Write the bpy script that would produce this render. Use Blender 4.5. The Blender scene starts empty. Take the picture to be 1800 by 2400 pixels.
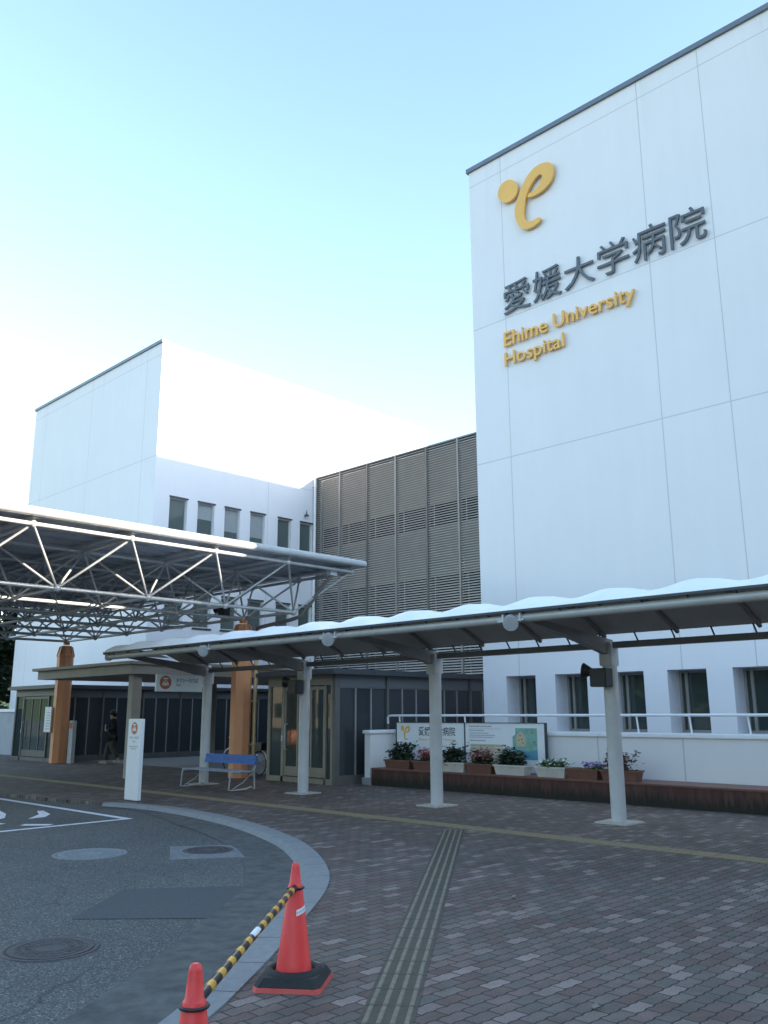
import bpy, math, random
import numpy as np
from mathutils import Vector, Matrix

# ------------------------------------------------------------------ camera, sky, sun
sc = bpy.context.scene
COL = sc.collection
R = math.radians

# world axes: +X runs away to the right along the wing walls, +Y runs away to the left along the main facade
PITCH, ROLL, YAW = R(13.07), R(-0.22), R(45.42)
cam_d = bpy.data.cameras.new('camera')
cam = bpy.data.objects.new('camera', cam_d)
COL.objects.link(cam)
def cam_matrix():
    fwd = Vector((0, math.cos(PITCH), math.sin(PITCH)))
    rt = Vector((1, 0, 0)); up = Vector((0, -math.sin(PITCH), math.cos(PITCH)))
    r2 = rt * math.cos(ROLL) + up * math.sin(ROLL)
    u2 = -rt * math.sin(ROLL) + up * math.cos(ROLL)
    rot = Matrix.Rotation(-YAW, 3, 'Z')
    r2, u2, fwd = rot @ r2, rot @ u2, rot @ fwd
    m = Matrix((r2, u2, -fwd)).transposed().to_4x4()
    m.translation = (0, 0, 1.6)
    return m
cam.matrix_world = cam_matrix()
cam_d.sensor_fit = 'VERTICAL'
cam_d.sensor_height = 24.0
cam_d.sensor_width = 18.0
cam_d.lens = 24.0 * 2033.3 / 2400.0
cam_d.clip_start = 0.05
cam_d.clip_end = 3000
sc.camera = cam

SUN = Vector((0.41, -1.0, 0.308)).normalized()
elev = math.asin(SUN.z)
azim = math.atan2(SUN.x, SUN.y)          # clockwise from +Y
world = bpy.data.worlds.new('World')
sc.world = world
world.use_nodes = True
wn = world.node_tree.nodes; wl = world.node_tree.links
wn.clear()
sky = wn.new('ShaderNodeTexSky')
sky.sky_type = 'NISHITA'
sky.sun_disc = False
sky.sun_elevation = elev
sky.sun_rotation = azim
sky.altitude = 0
sky.air_density = 1.3
sky.dust_density = 0.5
sky.ozone_density = 1.6
bg = wn.new('ShaderNodeBackground'); bg.inputs[1].default_value = 0.15
wo = wn.new('ShaderNodeOutputWorld')
wl.new(sky.outputs[0], bg.inputs[0]); wl.new(bg.outputs[0], wo.inputs[0])

sun_d = bpy.data.lights.new('sun', 'SUN')
sun_d.energy = 4.0
sun_d.angle = R(0.55)
sun_d.color = (1.0, 0.87, 0.70)
sun_o = bpy.data.objects.new('sun', sun_d)
COL.objects.link(sun_o)
sun_o.rotation_euler = SUN.to_track_quat('Z', 'Y').to_euler()

sc.view_settings.view_transform = 'Standard'
sc.view_settings.look = 'None'
sc.view_settings.exposure = 1.95
sc.view_settings.gamma = 1.0
sc.view_settings.use_curve_mapping = False
sc.cycles.max_bounces = 8
sc.cycles.use_denoising = True

rnd = random.Random(7)

# ------------------------------------------------------------------ helpers
class MB:
    """collects faces for ONE mesh object"""
    def __init__(s):
        s.v = []; s.f = []; s.sm = []
    def add(s, vs, fs, smooth=False):
        b = len(s.v)
        s.v.extend([tuple(map(float, p)) for p in vs])
        for f in fs:
            s.f.append(tuple(i + b for i in f)); s.sm.append(smooth)
        return s
    def quad(s, a, b, c, d): return s.add([a, b, c, d], [(0, 1, 2, 3)])
    def box(s, x0, x1, y0, y1, z0, z1):
        if x0 > x1: x0, x1 = x1, x0
        if y0 > y1: y0, y1 = y1, y0
        if z0 > z1: z0, z1 = z1, z0
        v = [(x0,y0,z0),(x1,y0,z0),(x1,y1,z0),(x0,y1,z0),(x0,y0,z1),(x1,y0,z1),(x1,y1,z1),(x0,y1,z1)]
        return s.add(v, [(3,2,1,0),(4,5,6,7),(0,1,5,4),(1,2,6,5),(2,3,7,6),(3,0,4,7)])
    def bbox(s, x0, x1, y0, y1, z0, z1, c=0.01):
        """box with chamfered edges"""
        if x0 > x1: x0, x1 = x1, x0
        if y0 > y1: y0, y1 = y1, y0
        if z0 > z1: z0, z1 = z1, z0
        import bmesh
        bm = bmesh.new()
        m = Matrix.LocRotScale(((x0+x1)/2, (y0+y1)/2, (z0+z1)/2), None, (x1-x0, y1-y0, z1-z0))
        bmesh.ops.create_cube(bm, size=1, matrix=m)
        bmesh.ops.bevel(bm, geom=bm.edges[:], offset=c, segments=2, affect='EDGES')
        bm.verts.index_update()
        s.add([v.co[:] for v in bm.verts], [[v.index for v in f.verts] for f in bm.faces])
        bm.free()
        return s
    def tube(s, p, q, r, n=10, r2=None, caps=True):
        p, q = Vector(p), Vector(q); d = q - p
        if d.length < 1e-6: return s
        a = d.orthogonal().normalized()
        if abs(d.normalized().z) < 0.9:
            a = d.cross(Vector((0, 0, 1))).normalized()
        b = d.normalized().cross(a)
        r2 = r if r2 is None else r2
        vs = []
        for c, rr in ((p, r), (q, r2)):
            for i in range(n):
                t = 2 * math.pi * i / n
                vs.append(c + a * (rr * math.cos(t)) + b * (rr * math.sin(t)))
        s.add(vs, [(i, (i+1) % n, n + (i+1) % n, n + i) for i in range(n)], True)
        if caps:
            s.add(vs, [tuple(range(n))[::-1], tuple(range(n, 2*n))])
        return s
    def path(s, pts, r, n=8):
        pts = [Vector(p) for p in pts]
        rings = []
        prev = None
        for i, p in enumerate(pts):
            d = (pts[min(i+1, len(pts)-1)] - pts[max(i-1, 0)]).normalized()
            if prev is None:
                a = d.orthogonal().normalized()
            else:
                a = (prev - d * prev.dot(d)).normalized()
            prev = a; b = d.cross(a)
            rr = r[i] if isinstance(r, (list, tuple)) else r
            rings.append([p + a * rr * math.cos(2*math.pi*k/n) + b * rr * math.sin(2*math.pi*k/n) for k in range(n)])
        vs = [v for ring in rings for v in ring]
        fs = []
        for i in range(len(pts)-1):
            for k in range(n):
                fs.append((i*n+k, i*n+(k+1) % n, (i+1)*n+(k+1) % n, (i+1)*n+k))
        s.add(vs, fs, True)
        s.add(rings[0], [tuple(range(n))[::-1]]); s.add(rings[-1], [tuple(range(n))])
        return s
    def lathe(s, prof, c=(0, 0, 0), n=24, smooth=True, rot=0.0):
        vs = []; fs = []
        for (r, z) in prof:
            for k in range(n):
                t = 2*math.pi*k/n + rot
                vs.append((c[0] + r*math.cos(t), c[1] + r*math.sin(t), c[2] + z))
        m = len(prof)
        for i in range(m-1):
            for k in range(n):
                fs.append((i*n+k, i*n+(k+1) % n, (i+1)*n+(k+1) % n, (i+1)*n+k))
        s.add(vs, fs, smooth)
        s.add(vs[:n], [tuple(range(n))[::-1]]); s.add(vs[-n:], [tuple(range(n))])
        return s
    def ball(s, c, r, n=8, m=5):
        prof = [(max(r*math.sin(math.pi*i/m), r*0.02), -r*math.cos(math.pi*i/m)) for i in range(m+1)]
        return s.lathe(prof, c, n)
    def prism(s, poly, fn, t0, t1):
        """2-D outline pushed from t0 to t1; fn(u,v,t) gives the point"""
        n = len(poly)
        vs = [fn(u, v, t0) for u, v in poly] + [fn(u, v, t1) for u, v in poly]
        s.add(vs, [tuple(range(n))[::-1], tuple(range(n, 2*n))] + [(i, (i+1) % n, n+(i+1) % n, n+i) for i in range(n)])
        return s
    def leafcloud(s, pts, size, rg, flat=0.6):
        for (x, y, z) in pts:
            a = rg.uniform(0, 2*math.pi); t = rg.uniform(-flat, flat); w = size * rg.uniform(.6, 1.3)
            u = Vector((math.cos(a), math.sin(a), math.sin(t)*.8)) * w
            v = Vector((-math.sin(a), math.cos(a), rg.uniform(-.9, .9))) * w * .55
            c = Vector((x, y, z))
            s.add([c-u, c+v, c+u, c-v], [(0, 1, 2, 3)])
        return s
    def build(s, name, mat, parent=None, base=None, fix=False):
        if base is None:
            base = root_base(parent) if parent is not None else Vector((0, 0, 0))
        base = Vector(base)
        me = bpy.data.meshes.new(name)
        me.from_pydata([(x-base.x, y-base.y, z-base.z) for x, y, z in s.v], [], s.f)
        me.polygons.foreach_set('use_smooth', s.sm)
        me.materials.append(mat)
        me.validate()
        if fix:
            import bmesh
            bm = bmesh.new(); bm.from_mesh(me)
            bmesh.ops.recalc_face_normals(bm, faces=bm.faces[:])
            bm.to_mesh(me); bm.free()
        me.update()
        o = bpy.data.objects.new(name, me)
        COL.objects.link(o)
        if parent is not None: o.parent = parent
        else: o.location = base
        return o

def root_base(o):
    while o.parent is not None: o = o.parent
    return o.location

def tag(o, label=None, cat=None, group=None, kind=None):
    if label: o['label'] = label
    if cat: o['category'] = cat
    if group: o['group'] = group
    if kind: o['kind'] = kind
    return o
def thing(name, loc, label, cat, group=None):
    o = bpy.data.objects.new(name, None)
    o.empty_display_size = 0.2
    COL.objects.link(o); o.location = loc
    return tag(o, label, cat, group)
def struct(name, mb, mat):
    return tag(mb.build(name, mat), kind='structure')
def copy_tree(o, parent=None):
    c = o.copy(); COL.objects.link(c)
    if parent is not None: c.parent = parent
    for ch in [x for x in bpy.data.objects if x.parent == o]:
        copy_tree(ch, c)
    return c

# ------------------------------------------------------------------ materials
def newmat(name):
    m = bpy.data.materials.new(name); m.use_nodes = True
    nt = m.node_tree
    return m, nt, nt.nodes['Principled BSDF']
def N(nt, t, **kw):
    n = nt.nodes.new(t)
    for k, v in kw.items(): setattr(n, k, v)
    return n
def math_n(nt, op, a, b=None, c=None):
    n = N(nt, 'ShaderNodeMath', operation=op)
    for i, x in enumerate((a, b, c)):
        if x is None: continue
        if isinstance(x, (int, float)): n.inputs[i].default_value = x
        else: nt.links.new(x, n.inputs[i])
    return n.outputs[0]
def noise(nt, scale, detail=4, vec=None, rough=.6):
    n = N(nt, 'ShaderNodeTexNoise'); n.inputs['Scale'].default_value = scale
    n.inputs['Detail'].default_value = detail; n.inputs['Roughness'].default_value = rough
    if vec is None:
        g = N(nt, 'ShaderNodeNewGeometry'); vec = g.outputs['Position']
    nt.links.new(vec, n.inputs['Vector'])
    return n.outputs['Fac']
def ramp(nt, fac, stops):
    r = N(nt, 'ShaderNodeValToRGB')
    el = r.color_ramp.elements
    while len(el) < len(stops): el.new(.5)
    for e, (p, c) in zip(el, stops):
        e.position = p; e.color = (c[0], c[1], c[2], 1)
    nt.links.new(fac, r.inputs[0])
    return r.outputs[0]
def mixc(nt, fac, a, b, mode='MIX'):
    n = N(nt, 'ShaderNodeMix', data_type='RGBA', blend_type=mode)
    for i, x in ((0, fac), (6, a), (7, b)):
        if isinstance(x, (int, float)): n.inputs[i].default_value = x
        elif isinstance(x, tuple): n.inputs[i].default_value = (*x, 1)
        else: nt.links.new(x, n.inputs[i])
    return n.outputs[2]
def bump(nt, bs, h, strength=.3, dist=.01):
    b = N(nt, 'ShaderNodeBump'); b.inputs['Strength'].default_value = strength; b.inputs['Distance'].default_value = dist
    nt.links.new(h, b.inputs['Height']); nt.links.new(b.outputs[0], bs.inputs['Normal'])
def sc3(c, k): return tuple(min(1, x*k) for x in c)

def plain(name, col, rough=.5, metal=0.0, var=.12, scale=6.0, spec=.5, bmp=0.0):
    m, nt, bs = newmat(name)
    f = noise(nt, scale, 5)
    c = ramp(nt, f, [(.3, sc3(col, 1-var)), (.7, sc3(col, 1+var))])
    nt.links.new(c, bs.inputs['Base Color'])
    bs.inputs['Roughness'].default_value = rough
    bs.inputs['Metallic'].default_value = metal
    bs.inputs['Specular IOR Level'].default_value = spec
    if bmp: bump(nt, bs, noise(nt, scale*12, 3), bmp, .005)
    return m

def wall_mat(name, col, ys=(), zs=(), xs=(), w=.012):
    """painted precast panels: sealed joints at the given world planes, faint dirt"""
    m, nt, bs = newmat(name)
    g = N(nt, 'ShaderNodeNewGeometry'); sp = N(nt, 'ShaderNodeSeparateXYZ')
    nt.links.new(g.outputs['Position'], sp.inputs[0])
    tot = None
    for out, vals in (('X', xs), ('Y', ys), ('Z', zs)):
        for v in vals:
            k = math_n(nt, 'COMPARE', sp.outputs[out], float(v), w)
            tot = k if tot is None else math_n(nt, 'MAXIMUM', tot, k)
    mp = N(nt, 'ShaderNodeMapping'); mp.inputs['Scale'].default_value = (2.2, 2.2, .18)
    nt.links.new(g.outputs['Position'], mp.inputs[0])
    streak = noise(nt, 1.6, 6, mp.outputs[0])
    c1 = ramp(nt, streak, [(.25, sc3(col, .965)), (.75, sc3(col, 1.01))])
    drip = N(nt, 'ShaderNodeMapping'); drip.inputs['Scale'].default_value = (3.5, 3.5, .05); nt.links.new(g.outputs['Position'], drip.inputs[0])
    dn = noise(nt, 1.3, 5, drip.outputs[0])
    topm = N(nt, 'ShaderNodeMapRange'); nt.links.new(sp.outputs['Z'], topm.inputs[0]); topm.inputs[1].default_value = 14.0; topm.inputs[2].default_value = 16.7
    dr = math_n(nt, 'MULTIPLY', ramp(nt, dn, [(.52, (0, 0, 0)), (.70, (1, 1, 1))]), math_n(nt, 'MULTIPLY', topm.outputs[0], .30))
    c1 = mixc(nt, dr, c1, (.50, .50, .49))
    c2 = mixc(nt, .35, c1, ramp(nt, noise(nt, .7, 4), [(.3, sc3(col, .92)), (.7, col)]))
    if tot is not None:
        c2 = mixc(nt, math_n(nt, 'MULTIPLY', tot, .55), c2, (.36, .37, .38))
    nt.links.new(c2, bs.inputs['Base Color'])
    bs.inputs['Roughness'].default_value = .55
    bs.inputs['Specular IOR Level'].default_value = .3
    bump(nt, bs, noise(nt, 40, 3), .08, .004)
    return m

M = {}
WHITE = (.80, .785, .82)
M['wall_a'] = wall_mat('painted panel main', WHITE, ys=(12.66, 8.5, 6.94, 3.0), zs=(8.0, 11.83, 16.25))
M['wall_c'] = wall_mat('painted panel wing', WHITE, ys=(31.3, 36.1, 40.9), zs=(8.0, 11.81, 16.2), xs=(23.2,))
M['wall_low'] = wall_mat('painted parapet', (.76, .74, .74), ys=(9.35, 7.59, 5.8, 4.0), w=.014)
M['coping'] = plain('dark coping metal', (.16, .185, .22), .45, .4, .08)
M['coping_w'] = plain('white coping', (.80, .81, .83), .5, 0, .04)
M['white'] = plain('white enamel', (.80, .80, .81), .4, 0, .03, 3)
M['steel'] = plain('light grey painted steel', (.50, .51, .52), .38, .0, .10, 4)
M['steel_col'] = plain('grey painted column steel', (.51, .515, .53), .4, .0, .10, 3)
M['armsteel'] = plain('grey brown steel', (.225, .21, .195), .45, .1, .1, 3)
M['pipegrey'] = plain('warm grey pipe', (.42, .41, .39), .4, .1, .1, 3)
M['lens'] = plain('frosted lamp glass', (.42, .43, .45), .3)
M['shade_soffit'] = plain('shade-toned roof underside', (.42, .40, .375), .7, 0, .1, 2)  # underside of the white membrane, with its shade put into the colour
M['truss'] = plain('silver painted truss tube', (.55, .56, .57), .33, .25, .08, 3)
M['deck'] = plain('ribbed deck', (.42, .45, .50), .6, 0, .12, 2)
M['orange'] = plain('orange painted column', (.76, .33, .16), .5, 0, .07, 1.5)
M['pipe'] = plain('beige drain pipe', (.62, .48, .27), .35, .3, .08)
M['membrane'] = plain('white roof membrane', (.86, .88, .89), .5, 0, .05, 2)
M['bronze'] = plain('bronze grey aluminium', (.125, .12, .112), .5, .05, .10, 3)
M['bronze_l'] = plain('pale bronze aluminium', (.27, .26, .24), .5, .05, .10, 3)
M['bronze_g'] = plain('golden bronze aluminium', (.27, .235, .185), .45, .1, .1, 3)
M['bronze_m'] = plain('mid bronze mullion', (.24, .23, .22), .5, .1, .08, 3)
M['matteglass'] = plain('dark glass behind louvres', (.02, .023, .026), .4, 0, .1, 2, spec=.15)
M['fascia'] = plain('brown grey fascia', (.36, .335, .305), .6, 0, .10, 2)
M['dark'] = plain('black plastic', (.018, .018, .02), .45, 0, .2)
M['darkgrey'] = plain('charcoal metal', (.06, .065, .075), .5, .3, .1)
M['kanji'] = plain('dark grey letter metal', (.105, .115, .13), .4, .5, .1)
M['gold'] = plain('amber letter enamel', (.84, .46, .10), .38, 0, .05, 2)
def scuffed(name, col, rub, rough):
    m, nt, bs = newmat(name)
    tc = N(nt, 'ShaderNodeTexCoord')
    mp = N(nt, 'ShaderNodeMapping'); mp.inputs['Scale'].default_value = (1, 1, .35); nt.links.new(tc.outputs['Object'], mp.inputs[0])
    fade = ramp(nt, noise(nt, 7, 4, mp.outputs[0]), [(.3, sc3(col, .88)), (.7, (min(1, col[0]*1.04), col[1]*1.5, col[2]*1.5))])
    sc_ = ramp(nt, noise(nt, 26, 6, mp.outputs[0]), [(.63, (0, 0, 0)), (.70, (1, 1, 1))])
    c = mixc(nt, math_n(nt, 'MULTIPLY', sc_, .55), fade, rub)
    nt.links.new(c, bs.inputs['Base Color']); bs.inputs['Roughness'].default_value = rough
    bump(nt, bs, noise(nt, 60, 3), .06, .004)
    return m
M['red'] = scuffed('red cone plastic', (.86, .048, .045), (.42, .09, .08), .42)
M['reddark'] = scuffed('worn red base plastic', (.62, .07, .06), (.22, .10, .09), .55)
M['rubber'] = plain('black rubber weight', (.015, .016, .016), .7, 0, .2)
M['blue'] = plain('blue bench slat', (.015, .115, .42), .6, 0, .12, 14)
M['bluepale'] = plain('worn blue bench seat', (.28, .33, .42), .5, 0, .2, 14)
M['pot_b'] = plain('brown plastic planter', (.17, .075, .055), .5, 0, .12)
M['pot_w'] = plain('cream plastic planter', (.56, .53, .48), .5, 0, .1)
M['iron'] = plain('cast iron', (.085, .08, .082), .6, .4, .3, 30, bmp=.5)
M['iron_l'] = plain('grey manhole lid', (.21, .23, .24), .65, .1, .25, 25, bmp=.5)
M['concrete'] = plain('concrete', (.27, .28, .285), .85, 0, .15, 9, bmp=.3)
M['plate'] = plain('pale mortar base', (.46, .43, .385), .85, 0, .2, 16, bmp=.4)
M['surround'] = plain('weathered concrete surround', (.155, .165, .17), .85, 0, .25, 14, bmp=.4)
M['slabfloor'] = plain('pale entrance floor', (.25, .25, .25), .7, 0, .08, 3)
M['kerb'] = plain('granite kerb', (.225, .228, .228), .8, 0, .12, 14, bmp=.3)
M['gutter'] = plain('concrete gutter', (.082, .082, .078), .85, 0, .38, 7, bmp=.6)
M['patch'] = plain('asphalt patch', (.066, .072, .078), .85, 0, .18, 40, bmp=.5)
M['paint'] = plain('road paint', (.66, .65, .68), .7, 0, .18, 14)
M['boardwhite'] = plain('sign board white', (.80, .83, .85), .35, 0, .03)
M['inkdark'] = plain('sign ink', (.06, .065, .08), .5, 0, .05)
M['inkgrey'] = plain('sign small print', (.32, .35, .38), .5, 0, .05)
M['sign_orange'] = plain('sign orange', (.50, .16, .06), .45, 0, .05)
M['map_green'] = plain('map green', (.22, .42, .36), .5, 0, .22, 9)
M['map_blue'] = plain('map blue', (.12, .34, .45), .5, 0, .1, 5)
M['map_tan'] = plain('map tan', (.55, .49, .34), .5, 0, .06, 9)
M['soil'] = plain('potting soil', (.035, .025, .02), .9)
M['bark'] = plain('bark', (.06, .045, .035), .9, 0, .3, 8)
M['skin'] = plain('skin', (.45, .27, .19), .6)
M['jacket'] = plain('black jacket cloth', (.012, .013, .018), .85)
M['trousers'] = plain('grey brown trousers', (.075, .068, .06), .9)
M['hair'] = plain('black hair', (.012, .011, .011), .6)
M['shoe'] = plain('pale shoe', (.45, .45, .45), .6)
M['beige_b'] = plain('beige rendered wall', (.52, .43, .31), .8, 0, .06, .8)
M['grey_b'] = plain('grey rendered wall', (.34, .34, .34), .8, 0, .06, .8)
M['greywall'] = plain('grey boundary wall', (.36, .37, .39), .8, 0, .1, 2)

def leaf_mat(name, a, b):
    m, nt, bs = newmat(name)
    oi = noise(nt, 9, 3)
    c = ramp(nt, oi, [(.3, a), (.7, b)])
    nt.links.new(c, bs.inputs['Base Color']); bs.inputs['Roughness'].default_value = .6
    return m
M['leaf_d'] = leaf_mat('dark leaves', (.014, .03, .014), (.04, .07, .03))
M['leaf_g'] = leaf_mat('bright leaves', (.06, .12, .03), (.14, .22, .07))
M['leaf_r'] = leaf_mat('reddish leaves', (.06, .04, .03), (.16, .09, .06))
M['leaf_t'] = leaf_mat('tree leaves', (.02, .04, .018), (.07, .10, .035))
M['fl_pink'] = leaf_mat('pink petals', (.50, .11, .12), (.68, .26, .26))
M['fl_white'] = leaf_mat('white petals', (.6, .6, .58), (.8, .8, .78))
M['fl_purple'] = leaf_mat('purple petals', (.22, .10, .42), (.55, .45, .75))

def glass_mat(name, col, rough=.04, spec=.5):
    m, nt, bs = newmat(name)
    bs.inputs['Base Color'].default_value = (*col, 1)
    bs.inputs['Roughness'].default_value = rough
    bs.inputs['Specular IOR Level'].default_value = spec
    bs.inputs['IOR'].default_value = 1.52
    bump(nt, bs, noise(nt, 1.2, 1), .02, .02)
    return m
M['glass'] = glass_mat('tinted window glass', (.045, .060, .058), .03, .6)
M['glass_w'] = glass_mat('pale green wing glass', (.10, .125, .122), .04, .6)
M['glass_d'] = glass_mat('dark blue tinted glass', (.045, .050, .056), .06, .35)
M['glass_f'] = glass_mat('frosted transom panel', (.14, .15, .165), .35, .4)
M['blind'] = plain('window blind', (.30, .33, .34), .8, 0, .05)

def paver_mat():
    m, nt, bs = newmat('brick pavers')
    g = N(nt, 'ShaderNodeNewGeometry'); sp = N(nt, 'ShaderNodeSeparateXYZ')
    nt.links.new(g.outputs['Position'], sp.inputs[0])
    # zig-zag long edges of interlocking pavers
    tri = math_n(nt, 'PINGPONG', sp.outputs['X'], .05)
    y2 = math_n(nt, 'ADD', sp.outputs['Y'], math_n(nt, 'ADD', math_n(nt, 'MULTIPLY', tri, .22), math_n(nt, 'MULTIPLY', noise(nt, 9, 2), .012)))
    cb = N(nt, 'ShaderNodeCombineXYZ')
    nt.links.new(sp.outputs['X'], cb.inputs[0]); nt.links.new(y2, cb.inputs[1])
    br = N(nt, 'ShaderNodeTexBrick', offset=.5, squash=1)
    br.inputs['Scale'].default_value = 1
    br.inputs['Brick Width'].default_value = .208; br.inputs['Row Height'].default_value = .104
    br.inputs['Mortar Size'].default_value = .0058; br.inputs['Mortar Smooth'].default_value = .25
    br.inputs['Bias'].default_value = 0
    br.inputs['Color1'].default_value = (0, 0, 0, 1); br.inputs['Color2'].default_value = (1, 1, 1, 1)
    br.inputs['Mortar'].default_value = (0, 0, 0, 1)
    nt.links.new(cb.outputs[0], br.inputs['Vector'])
    pal = ramp(nt, br.outputs['Color'], [(0, (.138, .088, .074)), (.2, (.150, .112, .094)), (.4, (.126, .113, .098)), (.6, (.182, .128, .110)), (.8, (.158, .136, .118)), (.9, (.25, .195, .17)), (1, (.295, .228, .20))])
    grit = ramp(nt, noise(nt, 95, 5, None, .8), [(.32, (.42, .42, .42)), (.70, (1.5, 1.5, 1.5))])
    c = mixc(nt, .8, pal, grit, 'MULTIPLY')
    big = ramp(nt, noise(nt, .45, 5), [(.3, (.80, .78, .76)), (.7, (1.06, 1.06, 1.08))])
    c = mixc(nt, 1.0, c, big, 'MULTIPLY')
    mid = ramp(nt, noise(nt, 5.0, 6), [(.35, (.82, .82, .82)), (.65, (1.08, 1.08, 1.08))])
    c = mixc(nt, 1.0, c, mid, 'MULTIPLY')
    stain = ramp(nt, noise(nt, 1.7, 5), [(.60, (1, 1, 1)), (.70, (.80, .79, .77))])
    c = mixc(nt, .8, c, stain, 'MULTIPLY')
    gum = N(nt, 'ShaderNodeTexVoronoi'); gum.inputs['Scale'].default_value = 1.3; nt.links.new(g.outputs['Position'], gum.inputs['Vector'])
    spot = math_n(nt, 'LESS_THAN', gum.outputs['Distance'], .022)
    c = mixc(nt, math_n(nt, 'MULTIPLY', spot, .55), c, (.30, .28, .26))
    c = mixc(nt, br.outputs['Fac'], c, (.020, .019, .017))
    nt.links.new(c, bs.inputs['Base Color'])
    bs.inputs['Roughness'].default_value = .72
    bs.inputs['Specular IOR Level'].default_value = .35
    h = math_n(nt, 'SUBTRACT', math_n(nt, 'MULTIPLY', noise(nt, 160, 3), .35), br.outputs['Fac'])
    bump(nt, bs, h, .55, .006)
    return m
M['paver'] = paver_mat()

def asphalt_mat():
    m, nt, bs = newmat('asphalt')
    vo = N(nt, 'ShaderNodeTexVoronoi'); vo.inputs['Scale'].default_value = 105
    g = N(nt, 'ShaderNodeNewGeometry'); nt.links.new(g.outputs['Position'], vo.inputs['Vector'])
    sp = N(nt, 'ShaderNodeSeparateColor'); nt.links.new(vo.outputs['Color'], sp.inputs[0])
    c = ramp(nt, sp.outputs[0], [(0, (.052, .052, .050)), (.55, (.104, .104, .100)), (.92, (.155, .156, .150)), (1, (.34, .34, .33))])
    big = ramp(nt, noise(nt, .6, 6), [(.3, (.82, .83, .85)), (.7, (1.12, 1.12, 1.10))])
    c = mixc(nt, 1, c, big, 'MULTIPLY')
    spot = ramp(nt, noise(nt, 2.4, 3), [(.62, (1, 1, 1)), (.72, (.78, .79, .80))])
    c = mixc(nt, .7, c, spot, 'MULTIPLY')
    wv = N(nt, 'ShaderNodeTexNoise'); wv.inputs['Scale'].default_value = 1.3; wv.inputs['Detail'].default_value = 6; nt.links.new(g.outputs['Position'], wv.inputs['Vector'])
    wp = N(nt, 'ShaderNodeVectorMath', operation='MULTIPLY_ADD'); nt.links.new(wv.outputs['Color'], wp.inputs[0]); wp.inputs[1].default_value = (.9, .9, 0); nt.links.new(g.outputs['Position'], wp.inputs[2])
    cr = N(nt, 'ShaderNodeTexVoronoi', feature='DISTANCE_TO_EDGE'); cr.inputs['Scale'].default_value = .42; nt.links.new(wp.outputs[0], cr.inputs['Vector'])
    crack = math_n(nt, 'MULTIPLY', math_n(nt, 'LESS_THAN', cr.outputs['Distance'], .0035), math_n(nt, 'GREATER_THAN', noise(nt, .55, 3), .50))
    c = mixc(nt, math_n(nt, 'MULTIPLY', crack, .45), c, (.02, .022, .024))
    oil = ramp(nt, noise(nt, 1.1, 4), [(.66, (1, 1, 1)), (.74, (.66, .67, .68))])
    c = mixc(nt, .8, c, oil, 'MULTIPLY')
    nt.links.new(c, bs.inputs['Base Color']); bs.inputs['Roughness'].default_value = .8
    bs.inputs['Specular IOR Level'].default_value = .3
    bump(nt, bs, vo.outputs['Distance'], .7, .008)
    return m
M['asphalt'] = asphalt_mat()

def mossy_brick():
    m, nt, bs = newmat('mossy brick planter')
    g = N(nt, 'ShaderNodeNewGeometry'); sp = N(nt, 'ShaderNodeSeparateXYZ')
    nt.links.new(g.outputs['Position'], sp.inputs[0])
    cb = N(nt, 'ShaderNodeCombineXYZ'); nt.links.new(sp.outputs['Y'], cb.inputs[0]); nt.links.new(sp.outputs['Z'], cb.inputs[1])
    br = N(nt, 'ShaderNodeTexBrick', offset=0.0)
    br.inputs['Scale'].default_value = 1; br.inputs['Brick Width'].default_value = .075; br.inputs['Row Height'].default_value = .4
    br.inputs['Mortar Size'].default_value = .004; br.inputs['Color1'].default_value = (.070, .030, .025, 1)
    br.inputs['Color2'].default_value = (.105, .046, .036, 1); br.inputs['Mortar'].default_value = (.07, .045, .04, 1)
    nt.links.new(cb.outputs[0], br.inputs['Vector'])
    mp = N(nt, 'ShaderNodeMapping'); mp.inputs['Scale'].default_value = (1, 9, 1.2)
    nt.links.new(g.outputs['Position'], mp.inputs[0])
    n1 = noise(nt, 2.0, 6, mp.outputs[0])
    hz = N(nt, 'ShaderNodeMapRange'); nt.links.new(sp.outputs['Z'], hz.inputs[0])
    hz.inputs[1].default_value = .05; hz.inputs[2].default_value = .34; hz.inputs[3].default_value = .38; hz.inputs[4].default_value = -.22
    f = math_n(nt, 'ADD', n1, hz.outputs[0])
    moss = ramp(nt, f, [(.48, (0, 0, 0)), (.80, (1, 1, 1))])
    c = mixc(nt, moss, br.outputs['Color'], (.022, .020, .014))
    nt.links.new(c, bs.inputs['Base Color']); bs.inputs['Roughness'].default_value = .9
    bump(nt, bs, f, .4, .01)
    return m
M['mossbrick'] = mossy_brick()

def stripes(name, a, b, period, axis='X', duty=.5, white=None):
    m, nt, bs = newmat(name)
    tc = N(nt, 'ShaderNodeTexCoord'); sp = N(nt, 'ShaderNodeSeparateXYZ')
    nt.links.new(tc.outputs['Object'], sp.inputs[0])
    fr = math_n(nt, 'FRACT', math_n(nt, 'DIVIDE', sp.outputs[axis], period))
    k = math_n(nt, 'LESS_THAN', fr, duty)
    c = mixc(nt, k, a, b)
    nt.links.new(c, bs.inputs['Base Color']); bs.inputs['Roughness'].default_value = .3
    return m
M['barstripe'] = stripes('black and yellow sleeve', (.70, .36, .03), (.012, .012, .014), .17, 'X', .58)
def tactile(name, col):
    return plain(name, col, .75, 0, .2, 20, bmp=.3)
M['tact_dark'] = tactile('worn grey tactile tile', (.074, .060, .043))
M['tact_bar'] = tactile('worn tactile ridge', (.195, .166, .125))
M['tact_yel'] = tactile('faded yellow guide tile', (.255, .195, .115))
M['deckrib'] = plain('galvanised louvre slat', (.46, .445, .43), .5, .1, .1, 2)
M['backpanel'] = plain('grey brown panel behind slats', (.30, .28, .262), .6, 0, .06, 2)

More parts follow.
